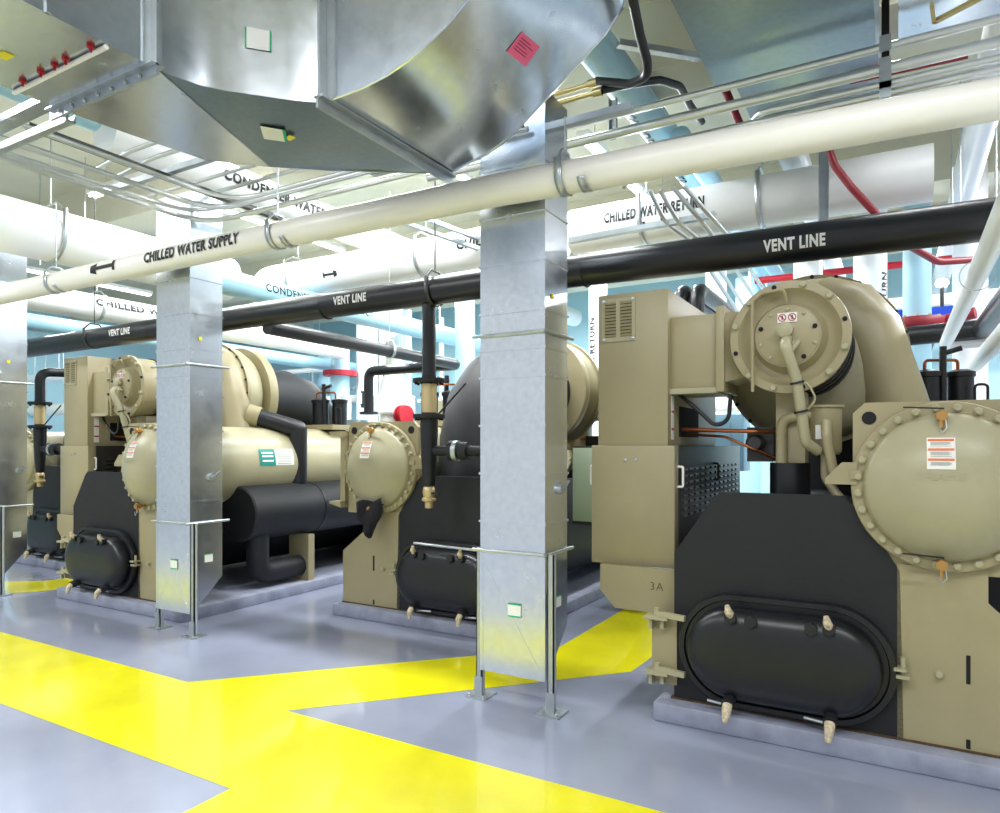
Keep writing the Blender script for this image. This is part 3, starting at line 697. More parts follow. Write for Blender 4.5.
xm = (x0 + x1) / 2; zt0, zt1 = zsup(x0), zsup(x1)
pipe_text('CHILLED WATER SUPPLY', .112, (xm, YC, (zt0 + zt1) / 2), (x1 - x0, 0, zt1 - zt0), (0, -1, .02), .0965, M['ink'], PC, .0045, (x1 - x0) / 1.6)
xa = xon(113, YC, ZCW); pipe_arrow(.36, .10, (xa, YC, zsup(xa)), (-1, 0, 0), (0, -1, .1), .095, M['ink'], PC)
for px, top, lab in ((556, 3.47, 'clevis hanger around the cream supply pipe, right of the pink note'), (268, 3.9, 'clevis hanger around the cream supply pipe, right of its lettering'), (46, 3.9, 'clevis hanger around the cream supply pipe near the left edge')):
    x = xon(px, YC - .09, ZCW); ys = 3.58 if px == 556 else YC; h = hanger((x, ys, zsup(x)), .095, top, lab)
    x += .13; q = MB(); zc_ = zsup(x)
    q.rings([[V((x + e, ys + .1 * math.cos(a), zc_ + .1 * math.sin(a))) for a in [PI + .5 + (PI - .9) * i / 14 for i in range(15)]] for e in (-.02, .02)], False)
    o = q.build('saddle_strap', M['steel'], h); so = o.modifiers.new('s', 'SOLIDIFY'); so.thickness = .006; so.offset = 1
# vent line
YV, ZV, RV = 4.72, 2.89, .118
vpts = [V((x, YV, z)) for x, z in ((-17.9, 2.84), (-12, 2.865), (-10, 2.875), (-5.6, 2.898), (-2.1, 2.90), (.43, 2.868), (8.9, 2.76))]
PV = bent('vent_pipe', 'long black pipe lettered VENT LINE running above all the chillers', vpts, RV, M['black_gloss'])
for pa, pb, tl in ((760, 830, -.24), (332, 369, -.05), (108, 132, 0)):
    x0, x1 = xon(pa, YV - .11, ZV), xon(pb, YV - .11, ZV)
    pipe_text('VENT LINE', .098, ((x0 + x1) / 2, YV, zline(vpts, (x0 + x1) / 2)), (x1 - x0, 0, zline(vpts, x1) - zline(vpts, x0)), (0, -1, tl), RV + .001, M['whiteink'], PV, .0042, (x1 - x0) / .59)
for px in (319, 580, 180):
    x = xon(px, YV - .1, ZV); MB().ring((x, YV, ZV), (1, 0, 0), RV - .01, RV + .003, .012, 36).build('pipe_joint', M['black'], PV)
for px, lab in ((428, 'black clevis hanger on the vent line directly above the drop pipe'), (86, 'black clevis hanger on the vent line by its leftmost lettering')):
    hanger((xon(px, YV - .1, ZV), YV, ZV), RV, 4.7, lab, 'x', M['darkmetal'])
# vent drop pipes
def drop(x, y, ztop, label, elbow=None):
    R = thing('drip_leg', label, 'pipe', (x, y, 1.13), 'black drop pipes with brass bottom valves')
    k = .058
    q = MB()
    if elbow: q.tube([elbow, (x, y, ztop), (x, y, 2.17)], k, .12, 20)
    else: q.cyl((x, y, ztop), (x, y, 2.17), k, seg=20)
    q.build('drop_pipe', M['black_gloss'], R)
    for zz in (2.13, 1.83):
        q = MB(); q.lathe([(.05, 0), (.13, 0), (.135, .012), (.135, .035), (.06, .04), (.06, .06)], (x, y, zz), (0, 0, 1), 28); fo = q.build('flange', M['black'], R)
        for i in range(8): bolt_at(BOLTD, 'bolt', V((x + .11 * math.cos(i * PI / 4), y + .11 * math.sin(i * PI / 4), zz)) - ORG[R], (0, 0, -1), fo)
    MB().cyl((x, y, 1.88), (x, y, 2.12), .066, seg=20).build('sight_glass', M['brasspale'], R)
    q = MB(); q.tubeR([(x, y, 1.83), (x, y, 1.70), (x, y, 1.50), (x, y, 1.27), (x, y, 1.25)], [.075, .075, .066, .05, .03], 20); q.build('tee_body', M['black_gloss'], R)
    q = MB(); q.cyl((x, y, 1.56), (x + .52, y + .05, 1.56), .042, seg=16); q.cyl((x + .20, y + .02, 1.56), (x + .235, y + .025, 1.56), .085, seg=20); q.cyl((x + .30, y + .03, 1.56), (x + .37, y + .037, 1.56), .075, seg=20); q.build('side_branch', M['black'], R)
    MB().cyl((x + .24, y + .025, 1.56), (x + .28, y + .03, 1.56), .085, seg=20).build('branch_flange', M['steel'], R)
    q = MB(); q.lathe([(.03, 0), (.05, -.02), (.055, -.06), (.045, -.10), (.06, -.11), (.06, -.13), (.035, -.14), (.035, -.19), (0, -.19)], (x, y, 1.27), (0, 0, 1), 18); q.build('brass_valve', M['brasspale'], R)
    MB().bar((x + .04, y - .02, 1.205), (x + .12, y - .03, 1.205), .02, .02).build('valve_handle', M['ink'], R)
    q = MB(); q.cyl((x + .09, y, 1.86), (x + .30, y + .1, 2.12), .008, seg=8); q.build('lever', M['ink'], R)
xd = xon(429, YV, 2.0)
drop(xd, YV, ZV - RV * .9, 'black drop pipe with flanges and brass valve hanging left of the middle duct column')
xd4 = xon(40, YV, 2.0)
drop(xd4, YV, 2.55, 'black elbowed drop pipe with brass valve near the leftmost duct column', (xd4 + .05, YV + 1.3, 2.62))
# relief branch running back from the vent line
xr = -5.36
o = MB().tube([(xr, YV, 2.77), (xr, 8.1, 2.74), (CH[3][0], 8.1, 2.74), (CH[3][0], 8.1, 2.1)], .075, .12, 20).build('relief_pipe', M['black_gloss'], org=(xr, 6.5, 2.7)); tag(o, 'thin black pipe branching back from the vent line and elbowing down behind the chillers', 'pipe')
MB().lathe([(.075, 0), (.14, 0), (.14, .04), (.075, .04)], (CH[3][0], 8.1, 2.08), (0, 0, 1), 24).build('flange', M['black'], o)
hanger((xr, 6.6, 2.755), .075, 4.7, 'small hanger on the thin black relief pipe', 'y')
for px, lab in ((681, 'left one of two black riser pipes behind the nearest chiller cabinet'), (697, 'right one of two black riser pipes behind the nearest chiller cabinet')):
    p = at(px, 300, Y=6.4)
    o = MB().tube([(p.x, 6.4, 1.6), (p.x, 6.4, 3.05), (p.x, 8.0, 3.05)], .07, .15, 18).build('riser_pipe', M['black_gloss'], org=(p.x, 6.4, 1.6)); tag(o, lab, 'pipe')

# big header pipe beside third chiller
R = thing('insulated_header', 'thick black insulated pipe with elbow lying beside the chiller with green label', 'pipe', (-5.87, 4.8, .11))
q = MB(); q.lathe([(0, 0), (.27, 0), (.285, .015), (.285, 3.4)], (-5.87, 4.78, .90), (0, 1, 0), 40); q.build('header_pipe', M['black'], R)
MB().ring((-5.87, 5.75, .90), (0, 1, 0), .28, .291, .02, 40).build('joint_band', M['black_gloss'], R)
q = MB(); q.tube([(-5.80, 4.98, .75), (-5.80, 4.98, .27), (-5.80, 5.55, .27)], .115, .14, 24); q.build('drain_elbow', M['black'], R)
MB().ring((-5.80, 5.56, .27), (0, 1, 0), .08, .15, .06, 24).build('elbow_flange', M['brasspale'], R)
q = MB(); q.box(-5.95, -5.65, 5.55, 5.64, .11, .62); q.build('stand', M['tan'], R)
q = MB(); q.tube([(-6.24, 5.315, 1.935), (-5.88, 5.62, 1.79), (-5.88, 5.62, 1.1)], .098, .012, 24); q.build('branch_pipe', M['black_gloss'], R)
MB().cyl((-6.30, 5.265, 1.96), (-6.20, 5.35, 1.92), .115, seg=24).build('collar', M['tan'], R)

R2 = copy_tree(R); R2.location.x += 6.44
for ch in list(R2.children):
    if ch.name.split('.')[0] in ('branch_pipe', 'collar'): bpy.data.objects.remove(ch)
R2['label'] = 'thick black insulated pipe showing at the right edge behind the nearest chiller'

# ================================================================= LARGE BACKGROUND PIPES
def ypipe(name, label, px, py, Z, w, y0, y1, m, group=None):
    p = at(px, py, Z=Z); r = w / F * depth(p) / 2
    o = MB().cyl((p.x, y0, Z), (p.x, y1, Z), r, seg=32).build(name, m, org=(p.x, (y0 + y1) / 2, Z - r)); tag(o, label, 'pipe', group); return o, p.x, r
def vpipe(name, label, px, Y, w, z0, z1, m, group=None):
    p = at(px, HY, Y=Y); r = w / F * depth(p) / 2
    o = MB().cyl((p.x, Y, z0), (p.x, Y, z1), r, seg=28).build(name, m, org=(p.x, Y, z0)); tag(o, label, 'pipe', group); return o, p.x, r
# return main along X
YR, ZR, RR = 6.85, 3.9, .235
xr0, xr1 = xon(574, YR, ZR), xon(933, YR, ZR)
o = MB().tube([(xr0, YR, ZR), (xr1, YR, ZR)], RR, 0, 36).build('return_main', M['white'], org=(xr0, YR, ZR - RR)); tag(o, 'thick white pipe lettered CHILLED WATER RETURN above the nearest chiller', 'pipe')
x0, x1 = xon(604, YR - .2, ZR), xon(707, YR - .2, ZR)
pipe_text('CHILLED WATER RETURN', .14, ((x0 + x1) / 2, YR, ZR), (1, 0, 0), (0, -1, .05), RR, M['ink'], o, .006, (x1 - x0) / 1.85, .007)
pipe_arrow(.24, .09, (xon(655, YR - .2, ZR), YR, ZR), (1, 0, 0), (0, -1, -.55), RR, M['ink'], o)
xl = xon(262, YR, ZR)
o = MB().tube([(xl, YR + 2.5, ZR), (xl, YR, ZR), (xr0 - .12, YR, ZR)], RR, .3, 36).build('return_main', M['white'], org=(xl, YR, ZR - RR)); tag(o, 'thick white pipe crossing behind the vent line left of the middle duct column', 'pipe')
x0 = xon(468, YR - .2, ZR); pipe_text('CHILLED WATER', .14, (x0 + .45, YR, ZR), (1, 0, 0), (0, -1, .0), RR, M['ink'], o, .006, 1., .007)
pipe_arrow(.24, .09, (xon(331, YR - .2, ZR), YR, ZR), (1, 0, 0), (0, -1, -.35), RR, M['ink'], o)
for px, lab in ((287, 'wide strap hanger near the left end of the thick white pipe'), (416, 'wide strap hanger on the thick white pipe, left of the middle duct column'), (640, 'strap hanger on the thick white return pipe over the nearest cabinet'), (758, 'strap hanger on the thick white return pipe above VENT LINE lettering')):
    hanger((xon(px, YR - .2, ZR), YR, ZR), RR, 4.75, lab)
# pipes along Y
o, x, r = ypipe('condenser_pipe', 'light blue condenser water pipe slanting back behind the vent line', 250, 288, 3.5, 24, 4.95, 14, M['blue'])
yt = at(292, 294, X=x + r).y; pipe_text('CONDENSER', .13, (x, yt, 3.5), (0, 1, 0), (1, 0, .1), r, M['ink'], o, .003)
yt = at(362, 316, X=x + r).y; pipe_text('SUPPLY', .13, (x, yt, 3.5), (0, 1, 0), (1, 0, .1), r, M['ink'], o, .003)
o, x, r = ypipe('supply_main', 'white pipe lettered CHILLED WATER between the left two duct columns', 110, 310, 3.5, 25, 2.5, 10.3, M['white'])
yt = at(140, 316, X=x + r).y; pipe_text('CHILLED WATER', .12, (x, yt + .05, 3.5), (0, 1, 0), (1, 0, .25), r, M['ink'], o, .006, 1.35, .008)
hanger((x, at(97, 305, X=x).y, 3.5), r, 4.7, 'thin hanger on the white pipe lettered CHILLED WATER at left', 'y')
ypipe('condenser_pipe', 'light blue pipe below the white lettered pipe at the far left', 70, 328, 3.3, 17, 4.0, 14, M['blue'])
o, x, r = ypipe('condenser_main', 'white pipe lettered CONDENSER WATER under the big overhead duct', 270, 198, 4.42, 32, 3.6, 14, M['white'])
yt = at(272, 200, X=x + r).y; pipe_text('CONDENSER WATER', .14, (x, yt + .1, 4.42), (0, 1, 0), (1, 0, -.1), r, M['ink'], o, .006, 1.0, .008)
o, x, r = ypipe('insulated_main', 'very thick white pipe crossing the upper left behind the cream pipe', 60, 238, 3.8, 52, 1.5, 6.1, M['white'])
hanger((x, 3.9, 3.8), r, ZC, 'hanger around the very thick white pipe at upper left', 'y')
ypipe('condenser_main', 'light blue pipe behind the left end of the overhead duct', 72, 104, 4.5, 36, 1.5, 3.45, M['blue'])
o, x, r = ypipe('condenser_main', 'light blue lettered pipe slanting past the black hoses at top', 640, 105, 4.55, 34, 3.7, 14, M['blue'])
yt = at(640, 100, X=x).y; pipe_text('CONDENSER WATER', .17, (x, yt + .7, 4.55), (0, 1, 0), (-.5, 0, -1), r, M['ink'], o, .004)
ypipe('branch_pipe', 'light blue pipe stub slanting above the return lettering', 712, 182, 4.3, 18, 6, 14, M['blue'])
ypipe('branch_pipe', 'white pipe stub slanting above the red hose', 797, 166, 4.3, 26, 6, 14, M['white'])
ypipe('branch_pipe', 'white pipe slanting steeply behind the right end of the vent line', 972, 158, 4.3, 26, 4.9, 14, M['white'])
# right front slanted pipes
p = at(948, 345, Z=2.59)
o = MB().tube([(.40, -3.8, 2.6), (.40, p.y, 2.6), (2.2, p.y, 2.6)], .055, .07, 20).build('cold_pipe', M['white'], org=(.4, 4, 2.5)); tag(o, 'slim white pipe slanting down across the right end of the vent line', 'pipe')
MB().ring((.40, 4.9, 2.6), (0, 1, 0), .085, .091, .006, 24).build('wire_loop', M['steel'], o)
p = at(975, 365, Z=2.3)
o = MB().tube([(p.x, p.y, 2.3), (p.x, -3.8, 2.3)], .06, .07, 20).build('cold_pipe', M['white'], org=(p.x, 4, 2.2)); tag(o, 'short white pipe at the right edge below the slim slanted pipe', 'pipe')
o = MB().tube([at(880, 339, Y=8.0), at(984, 329, Y=8.0), at(984, 329, Y=8.0) + V((.02, -2.7, 0))], .095, .1, 20).build('black_branch', M['black_gloss'], org=(1.5, 8.0, 2.7)); tag(o, 'black pipe bending behind the slim white pipe at the right', 'pipe')
# verticals right
for name, lab, px, Y, w, z0, z1, m in (
    ('riser', 'white vertical pipe behind the compressor, under VENT LINE lettering', 808, 10, 27, 0, 4.7, 'white'),
    ('riser', 'white vertical pipe with black lettering just right of the compressor top', 870, 9.3, 30, 0, 4.7, 'white'),
    ('riser', 'light blue vertical pipe with a red flange right of the compressor', 917, 8.6, 25, 0, 4.7, 'blue'),
    ('riser', 'white vertical pipe right of the light blue riser', 970, 9.2, 30, 0, 4.7, 'white'),
    ('riser', 'white vertical pipe between middle duct column and nearest cabinet', 598, 9.2, 18, 0, 4.0, 'white'),
    ('riser', 'light blue vertical pipe just left of the middle duct column', 465, 9.5, 20, 0, 4.7, 'blue'),
    ('riser', 'white vertical pipe with arrow behind the domed head of the second chiller', 367, 11, 21, 0, 4.3, 'white'),
    ('riser', 'white vertical pipe right behind the white plastic coupling', 389, 11.4, 22, 0, 4.3, 'white'),
    ('riser', 'slim light blue vertical pipe beside the white coupling', 407, 11, 9, 0, 4.3, 'blue'),
    ('riser', 'light blue vertical pipe in the far background over the third chiller', 330, 13, 26, 0, 4.3, 'blue'),
    ('riser', 'slim grey vertical pipe in the far background', 442, 12, 5, 0, 4.3, 'steel'),
    ('riser', 'white vertical pipe seen left of the nearest cabinet arm', 716, 11, 20, 0, 4.5, 'white'),
    ('riser', 'light blue vertical pipe far behind the nearest cabinet', 748, 12.5, 24, 0, 4.5, 'blue')):
    o, x, r = vpipe(name, lab, px, Y, w, z0, z1, M[m])
    n0 = (-x, -Y, 0)
    if px == 870: pipe_text('WATER RETURN', .13, (x, Y, 3.1), (0, 0, 1), (1, -.55, 0), r, M['ink'], o, .004)
    if px == 598: pipe_text('WATER RETURN', .125, (x, Y, 2.9), (0, 0, 1), (-.3, -1, 0), r, M['ink'], o, .004)
    if px in (367, 389, 465): pipe_arrow(.34, .13, (x, Y, 2.55 if px != 389 else 2.9), (0, 0, -1), (.35, -1, 0), r, M['ink'], o)
    if px == 917:
        zf = at(917, 325, Y=Y).z; zw = at(917, 311, Y=Y).z - .08
        fo = MB().lathe([(.1, 0), (r + .16, 0), (r + .17, .02), (r + .17, .09), (r + .16, .11), (.1, .11)], (x, Y, zf - .055), (0, 0, 1), 36).build('valve_flange', M['reddark'], o)
        for i in range(12): bolt_at(BOLT, 'bolt', V((x + (r + .09) * math.cos(i * PI / 6), Y + (r + .09) * math.sin(i * PI / 6), zf + .055)) - ORG[o], (0, 0, 1), fo)
        q = MB(); q.cyl((x + .2, Y - .1, zf), (x + .5, Y - .2, zf + .05), .06, seg=14); q.build('valve_gear', M['reddark'], o)
        q = MB(); q.box(x - .32, x + .36, Y + .2, Y + .34, zw, zw + .14); q.build('blue_wrap', M['bluetape'], o)
# plastic relief coupling behind second chiller
p = at(394, 446, Y=9.0)
R = thing('relief_stack', 'white plastic pipe with wide coupling above the second chiller', 'pipe', (p.x, 9.0, 1.5))
k = depth(p) / F
q = MB(); q.lathe([(14 * k, -1.5), (14 * k, 0), (14 * k, .62), (21 * k, .64), (21 * k, .92), (14 * k, .95), (14 * k, 1.1), (9 * k, 1.3), (9 * k, 3.0)], (p.x, 9.0, 1.5), (0, 0, 1), 32); q.build('plastic_pipe', M['pvc'], R)
q = MB(); q.lathe([(0, 0), (.07, 0), (.08, .05), (.16, .06), (.16, .10), (.09, .11), (.09, .15), (.16, .16), (.15, .21), (0, .22)], (p.x + .22, 8.85, 2.1), (1, -.25, 0), 20); q.build('red_cap', M['red'], R)
# red sprinkler pipe and hose
o = MB().cyl(at(755, 281, Y=10.5), at(985, 255, Y=10.5), .05, seg=14).build('sprinkler_pipe', M['red']); tag(o, 'straight red sprinkler pipe behind the risers at the right', 'pipe')
o = MB().tube([at(826, 140, Y=6.2), at(834, 165, Y=6.2), at(852, 188, Y=6.2), at(878, 216, Y=6.25), at(910, 246, Y=6.6), at(938, 262, Y=7), at(985, 259, Y=7.4)], .03, .3, 14).build('red_hose', M['reddark']); tag(o, 'red hose curving down behind the vent line', 'hose')
o = MB().tube([at(723, 84, Y=5.4), at(740, 125, Y=5.4)], .03, 0, 12).build('red_pipe', M['reddark']); tag(o, 'short red pipe below the dull grey duct', 'pipe')
o = MB().tube([at(850, 82, Y=5.6), at(968, 56, Y=5.6)], .018, 0, 12).build('red_pipe', M['reddark']); tag(o, 'thin red pipe behind the conduit rack at top right', 'pipe')

# ================================================================= CONDUITS
CG = 'steel electrical conduits on the overhead rack'
def conduit(pts, r, label, bend=.18, group=CG):
    o = MB().tube(pts, r, bend, 12).build('conduit', M['conduit']); return tag(o, label, 'conduit', group)
YK = 4.55
def zat(px, py, Y): return at(px, py, Y=Y).z
for i, (py, w, x0, x1, lab) in enumerate(((46, 8, -3.3, 8.9, 'topmost conduit of the rack above the cream pipe at right'), (68, 11, -3.3, 8.9, 'thickest conduit of the rack above the cream pipe at right'), (83, 7, -.75, 8.9, 'short conduit ending in a bend under the dull grey duct'), (93, 7.5, -1.65, 8.9, 'lowest conduit of the rack, nearest above the cream pipe'))):
    zz = zat(889, py, YK); r = w / F * depth(at(889, py, Y=YK)) / 2
    pts = [(x0, YK, zz), (x1, YK, zz)]
    if i == 2: pts = [(x0 - .25, YK + .5, zz + .05), (x0, YK, zz), (x1, YK, zz)]
    if i == 3: pts = [(x0 - .1, YK + .3, zz - .12), (x0 + .15, YK, zz), (x1, YK, zz)]
    conduit(pts, r, lab, .12)
R = thing('conduit_rack', 'vertical strut with clamps holding four conduits at top right', 'strut', (-.07, 4.6, 3.6))
zz0, zz1 = zat(889, 98, YK), 4.9
q = MB(); q.box(-.085, -.045, 4.59, 4.605, zz0, zz1); q.box(-.085, -.08, 4.60, 4.635, zz0, zz1); q.box(-.05, -.045, 4.60, 4.635, zz0, zz1); q.build('strut', M['darkmetal'], R)
for py in (46, 68, 83, 92): MB().box(-.095, -.035, 4.50, 4.512, zat(889, py, YK) - .045, zat(889, py, YK) + .045).build('clamp', M['steel'], R)
# left bundle: along Y, then along X behind the duct
Z0 = 3.72
cor = [(232, 202, .016), (214, 211, .021), (192, 214, .016), (205, 224, .021), (166, 206, .016), (136, 200, .016)]
names = ['innermost', 'second innermost', 'third', 'fourth', 'fifth', 'outermost']
ky = 3.58
for (px, py, r), nm in zip(cor, names):
    ky += .075; p = at(px, py, Y=ky)
    conduit([(p.x, .5, p.z), (p.x, p.y, p.z), (-1.95, p.y, p.z)], r, '%s bent conduit of the bundle under the left end of the overhead duct' % nm, .3)
for px, py, lab in ((130, 160, 'upper arched conduit above the left strut'), (150, 168, 'lower arched conduit above the left strut')):
    p = at(px, py, Z=3.85); conduit([(p.x - .3, p.y - .1, 3.8), (p.x, p.y, 3.92), (p.x + .55, p.y + .0, 3.92), (p.x + 1.2, p.y + .1, 3.8)], .018, lab, .3)
# gold conduit ends and black hoses
for (a, b, lab) in (((548, 97), (597, 82), 'upper zinc conduit stub feeding a black hose'), ((548, 106), (602, 91), 'lower zinc conduit stub feeding a black hose')):
    p0, p1 = at(*a, Y=4.2), at(*b, Y=4.2)
    o = MB().tube([p0 + V((-.9, 0, 0)), V((p1.x, 4.2, p1.z))], .017, 0, 12).build('conduit_stub', M['gold']); tag(o, lab, 'conduit')
    MB().cyl((p1.x - .06, 4.2, p1.z), (p1.x, 4.2, p1.z), .028, seg=14).build('connector', M['gold'], o)
hp = [at(597, 81, Y=4.2), at(630, 84, Y=4.1), at(648, 76, Y=4.0), at(647, 60, Y=3.9), at(640, 35, Y=3.7), at(633, 0, Y=3.5), at(630, -30, Y=3.4)]
o = MB().tube(hp, .026, .15, 14).build('black_hose', M['rubber']); tag(o, 'black flexible hose curving up from the zinc stub to the top edge', 'hose')
hp = [at(602, 90, Y=4.2), at(630, 84, Y=4.3), at(660, 80, Y=4.5), at(680, 86, Y=4.7), at(690, 105, Y=5.0), at(702, 122, Y=5.4)]
o = MB().tube(hp, .026, .15, 14).build('black_hose', M['rubber']); tag(o, 'black flexible hose running right under the light blue pipe', 'hose')
# strut channels
def strut(a, b, lab, w=.045, m=M['steel'], cat='strut'):
    a, b = V(a), V(b); q = MB(); q.bar(a, b, w, .008); d = (b - a).normalized(); sd = d.cross(V((0, 0, 1)))
    if sd.length < .1: sd = V((1, 0, 0))
    sd.normalize(); up = sd.cross(d)
    for s in (-1, 1): q.bar(a + sd * s * w / 2 + up * .018, b + sd * s * w / 2 + up * .018, .005, .04)
    o = q.build('strut_channel', m); return tag(o, lab, cat, 'steel strut channels')
strut((-4.9, 1.95, 3.25), (-3.64, 1.95, 3.25), 'slotted strut under the flange joint at the left end of the overhead duct', .035, M['steel'])
p0, p1 = at(-40, 148, Z=3.42), at(52, 103, Z=3.42)
strut(p0, p1, 'bright strut sticking out left of the overhead duct', .08, M['galv'])
strut((-4.80, 2.3, 3.62), (-4.80, 4.4, 3.62), 'dark strut running back under the overhead duct', .045, M['darkmetal'])
strut((-5.7, 3.3, 3.68), (-4.2, 3.3, 3.68), 'short strut carrying the bent conduits')
strut((-3.2, 3.75, 3.5), (-1.3, 3.75, 3.5), 'strut right behind the elbow of the overhead duct', .05)
p0, p1 = at(570, 243, Y=5.2), at(716, 217, Y=5.2)
strut((p0.x, 5.2, p0.z), (p1.x, 5.2, p1.z), 'horizontal strut below the CHILLED WATER RETURN lettering', .05)
strut(at(614, 140, Y=4.7), at(614, 100, Y=4.7) , 'short hanging strut by the cream pipe hanger', .05)
strut(at(618, 46, Z=4.3), at(700, 60, Z=4.3), 'pale strut crossing under the light blue pipe at top', .05)
strut(at(380, 216, Y=5.6), at(478, 250, Y=6.6), 'grey strut slanting behind the cream pipe left of the middle duct', .05)
strut(at(430, 222, Y=5.6), at(478, 240, Y=6.6), 'shorter grey strut beside the slanting one', .05)
for i, (a, b, c, lab) in enumerate((((650, 190), (665, 222), (690, 240), 'first'), ((660, 190), (678, 222), (700, 240), 'second'), ((672, 186), (702, 222), (716, 240), 'third'), ((684, 186), (712, 218), (728, 236), 'fourth'))):
    conduit([at(*a, Y=5.0), at(*b, Y=5.15), at(*c, Y=5.5), at(c[0] + 60, c[1] + 90, Y=8.5)], .017, '%s of four slanting conduits crossing the horizontal strut, counted from left' % lab, .2, 'slanting conduits over the strut')
a, b = at(824, 130, Y=6.5), at(824, 222, Y=6.5)
strut((a.x, 6.5, b.z), (a.x, 6.5, 4.72), 'vertical strut in front of the thick white return pipe', .075)
# hanger rods
for px, py0, py1, Y, lab in ((40, 110, 265, 5, 'thin rod at the far left above the cream pipe'), (85, 120, 262, 5, 'thin rod left of the second duct column'), (960, 170, 240, 7, 'thin rod beside the steep white pipe'), (952, 110, 215, 7.5, 'thin rod left of the steep white pipe'), (996, 150, 240, 7, 'thin rod at the right edge of the photo')):
    a, b = at(px, py0, Y=Y), at(px, py1, Y=Y)
    o = MB().cyl((a.x, Y, b.z), (a.x, Y, max(a.z, 4.7)), .008, seg=8).build('hanger_rod', M['steel']); tag(o, lab, 'rod', 'threaded hanger rods')

# ================================================================= FAR CLUTTER
for px0, py, px1, Y, r, m, lab in ((225, 392, 345, 12.5, .06, 'steel', 'upper horizontal steel pipe far behind the third chiller'), (225, 402, 350, 12.2, .09, 'cream', 'cream horizontal pipe far behind the third chiller'),
    (225, 372, 360, 12.3, .06, 'white', 'thin white horizontal pipe far behind the third chiller'), (25, 378, 70, 8.2, .10, 'white', 'white horizontal pipe left of the cabinet of the third chiller'), (25, 410, 70, 8.7, .13, 'cream', 'cream horizontal pipe left of the cabinet of the third chiller'),
    (430, 400, 480, 11.7, .05, 'steel', 'short steel pipe far behind the drop pipe'), (690, 330, 790, 12, .07, 'steel', 'steel pipe far behind the nearest motor'), (700, 405, 760, 10.5, .10, 'white', 'white pipe seen under the nearest motor'), (880, 300, 1000, 13, .10, 'cream', 'cream pipe below the far lamp'),
    (700, 395, 760, 11.5, .05, 'red', 'thin red pipe seen under the nearest motor')):
    a, b = at(px0, py, Y=Y), at(px1, py, Y=Y)
    xa_, xb_, zc_ = max(a.x - .3, -17.9), b.x + .3, (a.z + b.z) / 2
    o = MB().cyl((xa_, Y, zc_), (xb_, Y, zc_), r, seg=16).build('pipe_run', M[m]); tag(o, lab, 'pipe')
    for k in (.3, .7): MB().cyl((xa_ + (xb_ - xa_) * k, Y, zc_ + r), (xa_ + (xb_ - xa_) * k, Y, ZC), .008, seg=6).build('hanger_rod', M['steel'], o)
p = at(340, 376, Y=10.5)
R = thing('butterfly_valve', 'red wheel valve flange far behind the third chiller', 'valve', (p.x, 10.5, p.z - .2))
q = MB(); q.lathe([(.2, 0), (.34, 0), (.34, .1), (.2, .1)], p, (0, 0, 1), 24); q.build('valve_flange', M['red'], R)
q = MB(); q.lathe([(.0, -1.5), (.19, -1.5), (.19, .6), (0, .6)], p, (0, 0, 1), 24); q.build('valve_pipe', M['blue'], R)
p = at(352, 428, Y=8.9)
R = thing('pump_panel', 'grey electrical box with white hose behind the second chiller head', 'electrical box', (p.x, 8.9, 1.3))
MB().box(p.x - .22, p.x + .18, 8.9, 9.1, 1.5, 2.05, .01).build('box_body', M['galv_dull'], R)
MB().tube([(p.x - .1, 8.95, 2.05), (p.x - .1, 8.95, 2.45), (p.x - .35, 8.95, 2.5), (p.x - .35, 8.95, 2.1)], .03, .12, 12).build('white_hose', M['pvc'], R)
MB().box(p.x - .05, p.x + .0, 8.95, 9.05, 0, 1.5).build('post', M['steel'], R)
p = at(447, 415, Y=8.0)
R = thing('starter_cabinet', 'pale tan cabinet with paper sticker just left of the middle duct column', 'cabinet', (p.x, 8.0, 0))
MB().box(p.x - .28, p.x + .30, 8.0, 8.4, 1.62, 2.25, .01).build('cabinet_body', M['tan_light'], R)
MB().box(p.x - .04, p.x + .12, 7.985, 7.999, 1.85, 2.12).build('paper_sticker', M['paper'], R)
MB().box(p.x - .05, p.x + .05, 8.1, 8.3, 0, 1.62).build('post', M['steel'], R)
p = at(735, 425, Y=8.5)
R = thing('starter_cabinet', 'blue grey electrical cabinet seen under the nearest motor', 'cabinet', (p.x, 8.5, 0))
MB().box(p.x - .45, p.x + .1, 8.5, 8.9, 1.3, 1.98, .01).build('cabinet_body', M['bluepanel'], R)
MB().box(p.x - .30, p.x - .05, 8.485, 8.499, 1.4, 1.9).build('door', M['bluepanel'], R)
MB().box(p.x - .3, p.x - .05, 8.6, 8.8, 0, 1.3).build('post', M['steel'], R)

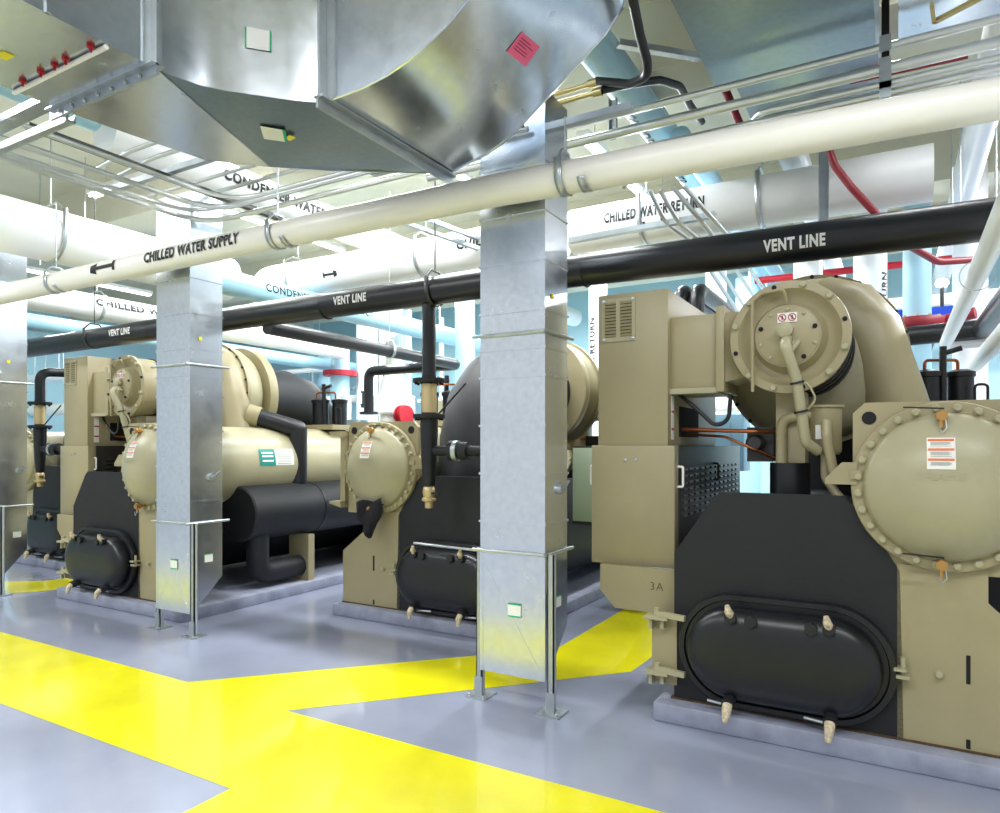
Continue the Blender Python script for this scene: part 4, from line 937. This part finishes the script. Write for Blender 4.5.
# ================================================================= LAMPS
LG = 'fluorescent strip lamps along the ceiling'
def strip_lamp(x, y, z0, L, lab, power, axis='y', col=(.96, .98, 1.)):
    R = thing('strip_lamp', lab, 'lamp', (x, y, z0), LG)
    h = L / 2; ex, ey = (.07, h) if axis == 'y' else (h, .07)
    MB().box(x - ex, x + ex, y - ey, y + ey, z0 + .04, z0 + .1, .008).build('housing', M['lampwhite'], R)
    d = V((0, h - .03, 0)) if axis == 'y' else V((h - .03, 0, 0))
    for s in (-.03, .03):
        e = V((s, 0, 0)) if axis == 'y' else V((0, s, 0))
        MB().cyl(V((x, y, z0 + .02)) + e - d, V((x, y, z0 + .02)) + e + d, .014, seg=10).build('lamp_tube', M['lamp'], R)
    for s in (-1, 1):
        MB().cyl(V((x, y, z0 + .1)) + d * s * .8, V((x, y, ZC)) + d * s * .8, .005, seg=6).build('hanger_rod', M['steel'], R)
    l = bpy.data.lights.new('lamp_light', 'AREA'); l.shape = 'RECTANGLE'; l.energy = power; l.color = col
    l.size, l.size_y = (.16, L) if axis == 'y' else (L, .16)
    lo = bpy.data.objects.new('lamp_light', l); C.objects.link(lo); lo.parent = R; lo.location = (0, 0, -.02)
    return R
lamps = [(1.6, 1.2, 4.6, 3, 'x', 125, 'strip lamp above the aisle in front of the nearest chiller'), (-5.6, .4, 4.6, 3, 'x', 170, 'strip lamp above the aisle before the second duct column'), (-9.4, 1.5, 4.6, 3, 'x', 170, 'strip lamp above the aisle at far left'), (-1.6, -.8, 4.8, 3, 'x', 170, 'strip lamp behind the camera'),
         (-2.7, 7.8, 4.62, 3, 'y', 200, 'added strip lamp between nearest and second chiller'), (-4.9, 7.8, 5.05, 3, 'y', 260, 'added strip lamp between second and third chiller'), (-8.6, 7.8, 5.05, 3, 'y', 300, 'added strip lamp between third and fourth chiller'), (2.4, 7.5, 4.62, 3, 'y', 220, 'added strip lamp right of the nearest chiller'),  # unseen lamps between the machines, added to brighten the rear
         (-7.4, 5.0, 4.75, 3, 'x', 170, 'added strip lamp over the vent line at left'), (-3.5, 5.0, 4.75, 3, 'x', 170, 'added strip lamp over the vent line at middle'), (.9, 5.2, 4.75, 3, 'x', 70, 'added strip lamp over the vent line at right'),  # unseen lamps added to light the fronts of the high pipes
         (1.5, 11.3, 4.6, 3, 'x', 340, 'added strip lamp at the back right'), (-3, 11.3, 4.6, 3, 'x', 360, 'added strip lamp at the back middle'), (-8, 11.3, 4.6, 3, 'x', 380, 'added strip lamp at the back left'), (-13, 7, 4.6, 3, 'y', 340, 'added strip lamp by the left wall')]  # unseen lamps added to brighten the background and left side
for x, y, z0, L, ax, pw, lab in lamps: strip_lamp(x, y, z0, L, lab, pw, ax)
p = at(942, 283, Y=9.9)
R = thing('wall_lamp', 'small bright lamp glowing right of the light blue riser', 'lamp', (p.x, p.y, p.z - .3))
MB().lathe([(0, 0), (.05, .01), (.07, .05), (.05, .09), (0, .1)], (p.x, p.y, p.z - .05), (0, 0, 1), 16).build('bulb', mat('bright_bulb', 'FFFFFF', .5, emit=60), R)
MB().tube([(p.x, p.y, p.z - .02), (p.x, p.y, p.z - .4), (p.x, YB, p.z - .4)], .022, .05, 10).build('lamp_arm', M['darkmetal'], R)

# ================================================================= WORLD, CAMERA
w = bpy.data.worlds.new('World'); bpy.context.scene.world = w; w.use_nodes = True
bg = w.node_tree.nodes['Background']; bg.inputs['Color'].default_value = (.93, .97, 1., 1); bg.inputs['Strength'].default_value = .75
cam = bpy.data.cameras.new('camera'); co = bpy.data.objects.new('camera', cam); C.objects.link(co)
co.location = (0, 0, EYE); co.rotation_euler = (PI / 2, 0, YAW)
cam.sensor_fit = 'HORIZONTAL'; cam.sensor_width = 36; cam.lens = F / 1000 * 36
cam.shift_x = 0; cam.shift_y = (HY - 406.5) / 1000
cam.clip_start = .05; cam.clip_end = 100
sc = bpy.context.scene; sc.camera = co
vs = sc.view_settings; vs.view_transform = 'Standard'; vs.look = 'None'; vs.gamma = 1; vs.use_curve_mapping = False; vs.exposure = 0.0
sc.cycles.max_bounces = 8; sc.cycles.diffuse_bounces = 4; sc.cycles.glossy_bounces = 4; sc.cycles.caustics_reflective = False; sc.cycles.caustics_refractive = False
sc.cycles.sample_clamp_indirect = 6
